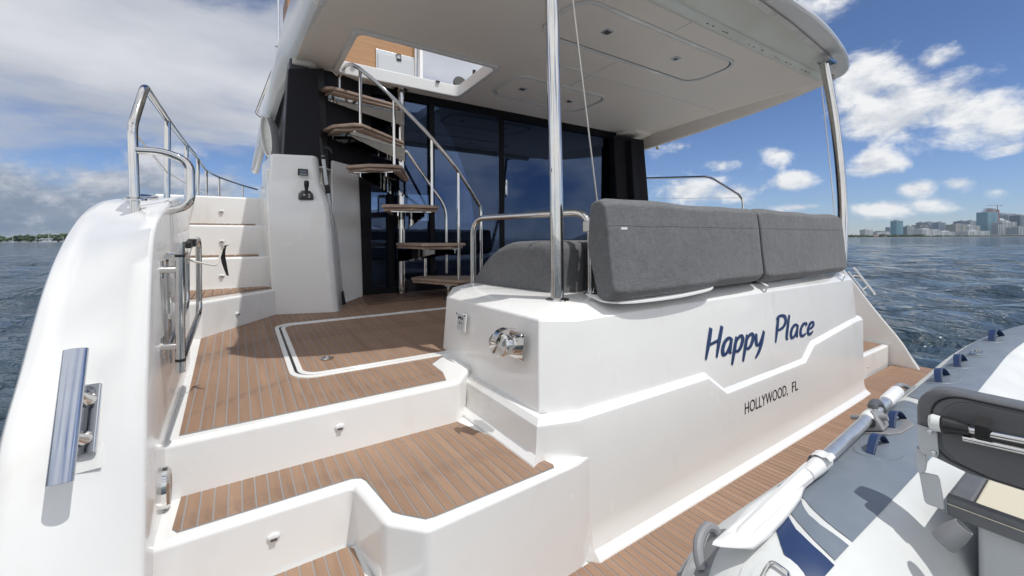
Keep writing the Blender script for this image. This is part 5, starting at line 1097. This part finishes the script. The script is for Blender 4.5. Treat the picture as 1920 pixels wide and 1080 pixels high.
BL = [ # x0, x1, top (in the enlarged view), kind, distance, roof extra, label
    (335, 405, 322, 'white', 2300, 1, 'small pale block standing alone at the left end of the far skyline'),
    (412, 455, 340, 'blue', 2500, 0, 'low blue block between the lone pale block and the low white terraces'),
    (455, 575, 345, 'white', 2300, 0, 'long low white terrace building left of the brown and teal towers'),
    (490, 560, 333, 'grey', 2600, 0, 'low grey block just above the long white terrace'),
    (573, 617, 297, 'blue', 2700, 0, 'blue grey slab left of the narrow brown tower'),
    (615, 646, 283, 'brown', 2600, 0, 'narrow brown tower leaning against the tall teal one'),
    (645, 712, 234, 'teal', 2500, 1, 'tall plain teal glass tower standing apart on the left of the skyline'),
    (707, 734, 305, 'dark', 2700, 0, 'small dark tower tucked right of the plain teal tower'),
    (757, 821, 291, 'grey', 2500, 1, 'grey apartment tower alone in the gap right of the plain teal tower'),
    (820, 882, 315, 'brown', 2600, 0, 'low brown grey block right of the lone grey apartment tower'),
    (836, 882, 285, 'grey', 2900, 0, 'grey tower behind the low brown block'),
    (883, 928, 252, 'dark', 3000, 1, 'dark tower with a yellow crown behind the mid skyline'),
    (880, 966, 276, 'blue', 2700, 0, 'broad blue grey slab in front of the yellow crowned tower'),
    (962, 1040, 250, 'grey', 2900, 1, 'grey tower with a flat stepped top left of the mid skyline centre'),
    (1018, 1072, 266, 'white', 2700, 0, 'pale slim tower between two taller grey ones'),
    (1070, 1137, 253, 'blue', 2600, 1, 'blue grey tower at the right end of the middle group'),
    (908, 1072, 320, 'white', 2300, 1, 'long white waterfront apartment block in the middle of the skyline'),
    (1137, 1198, 291, 'grey', 2800, 0, 'grey slab left of the two yellow striped towers'),
    (1068, 1222, 346, 'white', 2300, 1, 'low white waterfront block below the yellow striped towers'),
    (1198, 1250, 281, 'tan', 2500, 0, 'left one of the two yellow striped towers'),
    (1238, 1341, 273, 'tan', 2400, 1, 'wider right one of the two yellow striped towers'),
    (1295, 1373, 241, 'dark', 2900, 1, 'dark blue tower rising behind the right yellow striped tower'),
    (1340, 1373, 302, 'blue', 2500, 0, 'slim blue block right of the yellow striped towers'),
    (1378, 1450, 238, 'grey', 2800, 1, 'pale grey tower of the twin pair left of the crane'),
    (1436, 1497, 240, 'dark', 2900, 0, 'dark tower of the twin pair left of the crane'),
    (1370, 1478, 286, 'white', 2500, 1, 'white apartment block before the twin towers left of the crane'),
    (1495, 1526, 262, 'blue', 2800, 0, 'slim blue tower left of the tower under construction'),
    (1362, 1573, 340, 'white', 2250, 1, 'long low white waterfront building left of the tower under construction'),
    (1525, 1556, 225, 'dark', 2700, 0, 'dark slab touching the left side of the tower under construction'),
    (1695, 1842, 168, 'blue', 3000, 1, 'broad dark blue tower right of the crane'),
    (1765, 1832, 184, 'grey', 2800, 1, 'grey tower standing before the broad dark blue tower right of the crane'),
    (1828, 1863, 197, 'grey', 2900, 0, 'slim grey tower right of the broad blue tower'),
    (1690, 1756, 232, 'white', 2600, 2, 'white tower with a domed top right of the crane'),
    (1664, 1722, 276, 'grey', 2400, 0, 'grey waterfront tower at the foot of the crane'),
    (1712, 1840, 252, 'cream', 2400, 1, 'wide cream and white waterfront tower right of the crane'),
    (1862, 1886, 242, 'dark', 2900, 0, 'thin dark tower near the right edge of the photo'),
    (1883, 1990, 184, 'dark', 2700, 1, 'tall dark tower cut by the right edge of the photo'),
    (1824, 1874, 320, 'blue', 2400, 0, 'low blue block by the causeway at the right'),
    (1870, 1990, 306, 'grey', 2300, 1, 'grey block at the causeway under the tall dark edge tower')]
GRPB = 'buildings of the far skyline'
def tower(x0, x1, yt, kind, D, extra, label, name='tower_block'):
    a = pix_dir(z2(x0), 446); b = pix_dir(z2(x1), 446); mid = (a + b) / 2
    A = Vector((a.x * D, a.y * D, 0)); B = Vector((b.x * D, b.y * D, 0)); w = (B - A).length; ax = (B - A).normalized(); back = Vector((-ax.y, ax.x, 0)); back = back if back.dot(fwd) > 0 else -back
    hgt = EYE + (443.4 - zy(yt)) * D / FPX; dep = max(14, min(w, 60)); zb = 1.0
    e = thing(name, (A + B) / 2 + Vector((0, 0, zb)), label, 'building', GRPB)
    R = Matrix((ax, back, Vector((0, 0, 1)))).transposed()
    build('wall', MB().box((A + B) / 2 + back * dep / 2 + Vector((0, 0, zb + (hgt - zb) / 2)), (w, dep, hgt - zb), R), TM[kind], e, smooth=False)
    m0 = (A + B) / 2 + back * dep / 2
    rf = MB().box(m0 + Vector((0, 0, hgt + 1.0)), (w * 1.01, dep * 1.01, 2.0), R)
    if extra >= 1:
        k = random.uniform(.3, .55); s_ = random.uniform(-.2, .2); rf.box(m0 + ax * w * s_ + Vector((0, 0, hgt + 4.0)), (w * k, dep * .5, 6.0), R)
        rf.box(m0 + ax * w * (s_ + .1) + Vector((0, 0, hgt + 8.0)), (w * .12, dep * .2, 4.0), R)
    build('roof', rf, PALER if kind in ('white', 'cream') else ROOFM, e, smooth=False)
    if 'yellow crown' in label: build('crown', MB().box(m0 + Vector((0, 0, hgt - 8)), (w * 1.04, dep * 1.04, 12), R), TM['tan'], e, smooth=False)
    if extra == 2: build('dome', MB().lathe(m0 + Vector((0, 0, hgt)), (0, 0, 1), [(w * .42, 0), (w * .40, w * .12), (w * .28, w * .26), (0, w * .34)], 16), PALER, e)
    if w > 30 and kind in ('white', 'cream', 'tan', 'grey') and D < 2650:
        nb = max(3, int(w / 16))
        for i in range(nb + 1):
            build('pilaster', MB().box(A + ax * w * i / nb - back * .8 + Vector((0, 0, zb + (hgt - zb) / 2)), (3.0, 1.8, hgt - zb), R), PALER if kind != 'tan' else TM['cream'], e, smooth=False)
    return e, A, B, ax, back, hgt, R
for row in BL:
    tower(*row)
e, A, B, ax, back, hgt, Rm = tower(1555, 1664, 150, 'teal', 2500, 0, 'tallest teal glass tower under construction with bare red oxide floors on top', 'unfinished_tower')
W_ = (B - A).length
fr_ = MB()
for k in range(7): fr_.box((A + B) / 2 + back * 18 + Vector((0, 0, hgt + 3 + k * 3.4)), (W_ * (.92 if k < 4 else .7), 30, .8), Rm)
for i in range(8): fr_.box(A + ax * W_ * (.06 + .88 * i / 7) + back * 4 + Vector((0, 0, hgt + 10)), (1.4, 1.4, 21), Rm)
build('bare_floors', fr_, REDST, e, smooth=False)
build('hoist_shaft', MB().box(B + ax * 4 + back * 6 + Vector((0, 0, (hgt + 14) / 2)), (9, 10, hgt + 14), Rm), REDST, e, smooth=False)
cb = B - ax * 2 + back * 2
CRN = thing('tower_crane', cb + Vector((0, 0, hgt)), 'tower crane with a long horizontal jib above the tallest unfinished tower', 'crane')
build('mast', MB().box(cb + Vector((0, 0, hgt + 22)), (2.2, 2.2, 46), Rm), REDST, CRN, smooth=False)
build('jib', MB().box(cb - ax * 24 + Vector((0, 0, hgt + 42)), (74, 1.6, 1.8), Rm).box(cb + ax * 22 + Vector((0, 0, hgt + 41)), (10, 3, 4), Rm), REDST, CRN, smooth=False)
build('cab', MB().box(cb + Vector((0, 0, hgt + 38)), (4, 4, 4), Rm), PALER, CRN, smooth=False)
a = at(z2(1380), 446, d=2200); b = at(z2(2300), 446, d=2100); a.z = b.z = 0; ax = (b - a).normalized(); Rm = Matrix((ax, Vector((-ax.y, ax.x, 0)), Vector((0, 0, 1)))).transposed()
CW = thing('causeway_bridge', (a + b) / 2, 'low grey causeway bridge crossing the water below the towers at the right', 'bridge')
build('deck', MB().box((a + b) / 2 + Vector((0, 0, 8.5)), ((b - a).length, 14, 3.0), Rm), ROOFM, CW, smooth=False)
for i in range(26): build('pier', MB().box(a + (b - a) * (i + .5) / 26 + Vector((0, 0, 3.4)), (5, 8, 7.5), Rm), ROOFM, CW, smooth=False)

LEAF = mat('far_foliage', (.045, .085, .035), .8, var=(.025, .050, .024), vscale=.06)
LEAF2 = mat('left_foliage', (.055, .095, .030), .8, var=(.028, .052, .020), vscale=.08)
def treeline(u0, u1, D, h0, h1, n, mt, name, prof=None):
    """a far wood: many crowns built of leaf clumps, read as one mass"""
    mb = MB()
    for i in range(n):
        u = u0 + (u1 - u0) * (i + random.random()) / n; dd = D * random.uniform(1.0, 1.05); r = pix_dir(u, 446); c = Vector((r.x * dd, r.y * dd, 0)); k = prof((u - u0) / (u1 - u0)) if prof else 1.0
        h = random.uniform(h0, h1) * k; w = h * random.uniform(.7, 1.3)
        for q in range(9):
            cc = c + Vector((random.gauss(0, w * .45), random.gauss(0, w * .45), h * random.uniform(.15, .85))); s = h * random.uniform(.18, .34); pts = []
            for a in range(6): pts.append(cc + Vector((math.cos(a * 1.047 + q) * s * random.uniform(.7, 1.2), math.sin(a * 1.047 + q) * s * random.uniform(.7, 1.2), random.uniform(-.3, .3) * s)))
            tp = cc + Vector((0, 0, s * random.uniform(.6, .95))); bt_ = cc - Vector((0, 0, s * .7))
            mb.add(pts + [tp, bt_], [(a, (a + 1) % 6, 6) for a in range(6)] + [((a + 1) % 6, a, 7) for a in range(6)])
    o = build(name, mb, mt, None, smooth=False); o['label'] = None; del o['label']
    return o
o = treeline(1540, 1960, 1500, 6, 13, 260, LEAF, 'tree_line', lambda t: 1.0 if t < .45 else (.62 if t < .62 else .5)); tag(o, 'dark green wooded shore in front of the far skyline', 'trees', None, 'stuff')
o = treeline(-420, 330, 900, 9, 15, 380, LEAF2, 'tree_line', lambda t: .8 + .35 * math.sin(t * 38) ** 2 + (.35 if .66 < t < .73 else 0)); tag(o, 'green mangrove shore behind the moored boats on the left', 'trees', None, 'stuff')
for u0, u1, D, nm in ((1500, 2100, 1480, 'shore'), (-450, 340, 890, 'shore')):
    a = pix_dir(u0, 446); b = pix_dir(u1, 446)
    sh = build(nm, MB().loft([[(a.x * D, a.y * D, -.5), (a.x * D * 1.002, a.y * D * 1.002, 1.2), (a.x * D * 1.9, a.y * D * 1.9, 1.4)], [((a.x + b.x) / 2 * D, (a.y + b.y) / 2 * D, -.5), ((a.x + b.x) / 2 * D * 1.002, (a.y + b.y) / 2 * D * 1.002, 1.2), ((a.x + b.x) / 2 * D * 1.9, (a.y + b.y) / 2 * D * 1.9, 1.4)], [(b.x * D, b.y * D, -.5), (b.x * D * 1.002, b.y * D * 1.002, 1.2), (b.x * D * 1.9, b.y * D * 1.9, 1.4)]]), mat('shore_ground', (.16, .15, .12), .9), None, smooth=False); sh['kind'] = 'structure'
# two villas among the trees and the buildings on the left shore
TERRA = mat('terracotta_roof', (.42, .19, .10), .7)
def villa(u, v0, w, h, D, label, roofm, grp=None):
    r = pix_dir(u, 446); c = Vector((r.x * D, r.y * D, 1)); f2 = Vector((r.x, r.y, 0)).normalized(); s2 = Vector((f2.y, -f2.x, 0)); Rm = Matrix((s2, f2, Vector((0, 0, 1)))).transposed()
    e = thing('shore_house', c, label, 'house', grp); build('wall', MB().box(c + Vector((0, 0, h / 2 + v0)), (w, w * .5, h), Rm), PALER, e, smooth=False)
    t = c + Vector((0, 0, h + v0)); build('roof', MB().loft([[t - s2 * w * .55 - f2 * w * .3, t - s2 * w * .55 + f2 * w * .3, t - s2 * w * .3 + Vector((0, 0, h * .4))], [t + s2 * w * .55 - f2 * w * .3, t + s2 * w * .55 + f2 * w * .3, t + s2 * w * .3 + Vector((0, 0, h * .4))]], True, True), roofm, e, smooth=False)
    for k in range(4): build('window', MB().box(c + s2 * w * (-.36 + .24 * k) - f2 * (w * .25 + .05) + Vector((0, 0, v0 + h * .5)), (w * .10, .2, h * .4), Rm), TM['dark'], e, smooth=False)
villa(z2(440), 1.5, 14, 4.5, 1470, 'white villa with a terracotta roof among the far trees, left one', TERRA)
villa(z2(535), 1.0, 7, 3.0, 1470, 'tiny pale house with an orange roof among the far trees, right one', TERRA)
villa(81, 15.5, 7, 2.2, 905, 'white lookout building with a pale roof above the left trees, left of the mast', PALER)
villa(105, 14.5, 11, 2.4, 905, 'long white building above the left trees, right of the mast', PALER)
villa(86, 3.2, 20, 2.6, 880, 'low pale boat shed on the left shore behind the white sailing catamaran', PALER)
def boat(u, D, ln, kind, label, mast=0.0):
    r = pix_dir(u, 446); c = Vector((r.x * D, r.y * D, 0)); f2 = Vector((r.x, r.y, 0)).normalized(); s2 = Vector((f2.y, -f2.x, 0)); k = ln
    e = thing('moored_boat', c, label, 'boat', 'boats moored off the left shore')
    P_ = lambda x, y, z: c + s2 * x * k + f2 * y * k + Vector((0, 0, z * k))
    hulls = (0,) if kind != 'cat' else (-.18, .18)
    mb = MB()
    for yo in hulls:
        hw = .14 if kind != 'cat' else .07
        mb.loft([[P_(x, yo - w_ * hw, -.03), P_(x, yo - w_ * hw * 1.2, z), P_(x, yo + w_ * hw * 1.2, z), P_(x, yo + w_ * hw, -.03)] for x, w_, z in ((-.5, .9, .10), (-.2, 1, .10), (.2, .95, .11), (.42, .5, .125), (.52, .08, .135))], True, True)
    build('hull', mb, PALER, e, smooth=False)
    cb_ = build('cabin', MB().loft([[P_(x, -.16, .10), P_(x, -.14, z), P_(x, .14, z), P_(x, .16, .10)] for x, z in ((-.30, .22), (.05, .22), (.22, .12))], True, True).box(P_(-.12, 0, .30), (k * .02, k * .02, k * .14)), PALER, e, smooth=False)
    build('window', MB().loft([[P_(x, -.166, .14), P_(x, -.158, .19), P_(x, -.15, .19), P_(x, -.15, .14)] for x in (-.26, .05)], True, True), TM['dark'], cb_, smooth=False)
    build('canopy', MB().loft([[P_(x, -.14, .30), P_(x, -.14, .315), P_(x, .14, .315), P_(x, .14, .30)] for x in (-.38, .0)], True, True), PALER, cb_, smooth=False)
    if mast:
        ms = build('mast', MB().tube([P_(.05, 0, .1), P_(.05, 0, mast / k)], .35, 6), PALER, e)
        build('boom', MB().tube([P_(.05, 0, .28), P_(-.42, 0, .27)], .40, 6), PALER, ms)
        build('rigging', MB().tube([P_(.05, 0, mast / k), P_(.5, 0, .14)], .06, 4).tube([P_(.05, 0, mast / k), P_(-.48, 0, .12)], .06, 4), ROOFM, ms)
boat(10, 760, 8.5, 'motor', 'small white cabin cruiser moored at the far left edge of the photo')
boat(23, 780, 12, 'cat', 'low white boat with a thin mast second from the left edge', 13)
boat(45, 800, 10, 'motor', 'white boat with a grey canopy moored third from the left edge')
boat(67, 780, 8.0, 'motor', 'small white boat with a thin mast just left of the big catamaran', 11)
boat(90, 720, 20, 'cat', 'largest white sailing catamaran with the tallest mast on the left water', 23)
boat(118, 800, 9, 'motor', 'white boat half hidden behind the yacht quarter on the left', 10)

# ------------------------------------------------------------------ the air between here and the far shores
hz_ = build('haze', MB().box((0, 0, 190), (8600, 8600, 400)), bpy.data.materials.new('haze_air'), None, smooth=False); hz_.location.z = -2.0
hz_['kind'] = 'stuff'
hm = hz_.data.materials[0]; hm.use_nodes = True; hn = hm.node_tree; hn.nodes.clear()
ho = hn.nodes.new('ShaderNodeOutputMaterial'); hv = hn.nodes.new('ShaderNodeVolumePrincipled'); hv.inputs['Color'].default_value = (.72, .86, 1.0, 1); hv.inputs['Density'].default_value = 4.0e-5; hv.inputs['Anisotropy'].default_value = .2
hn.links.new(hv.outputs[0], ho.inputs['Volume'])
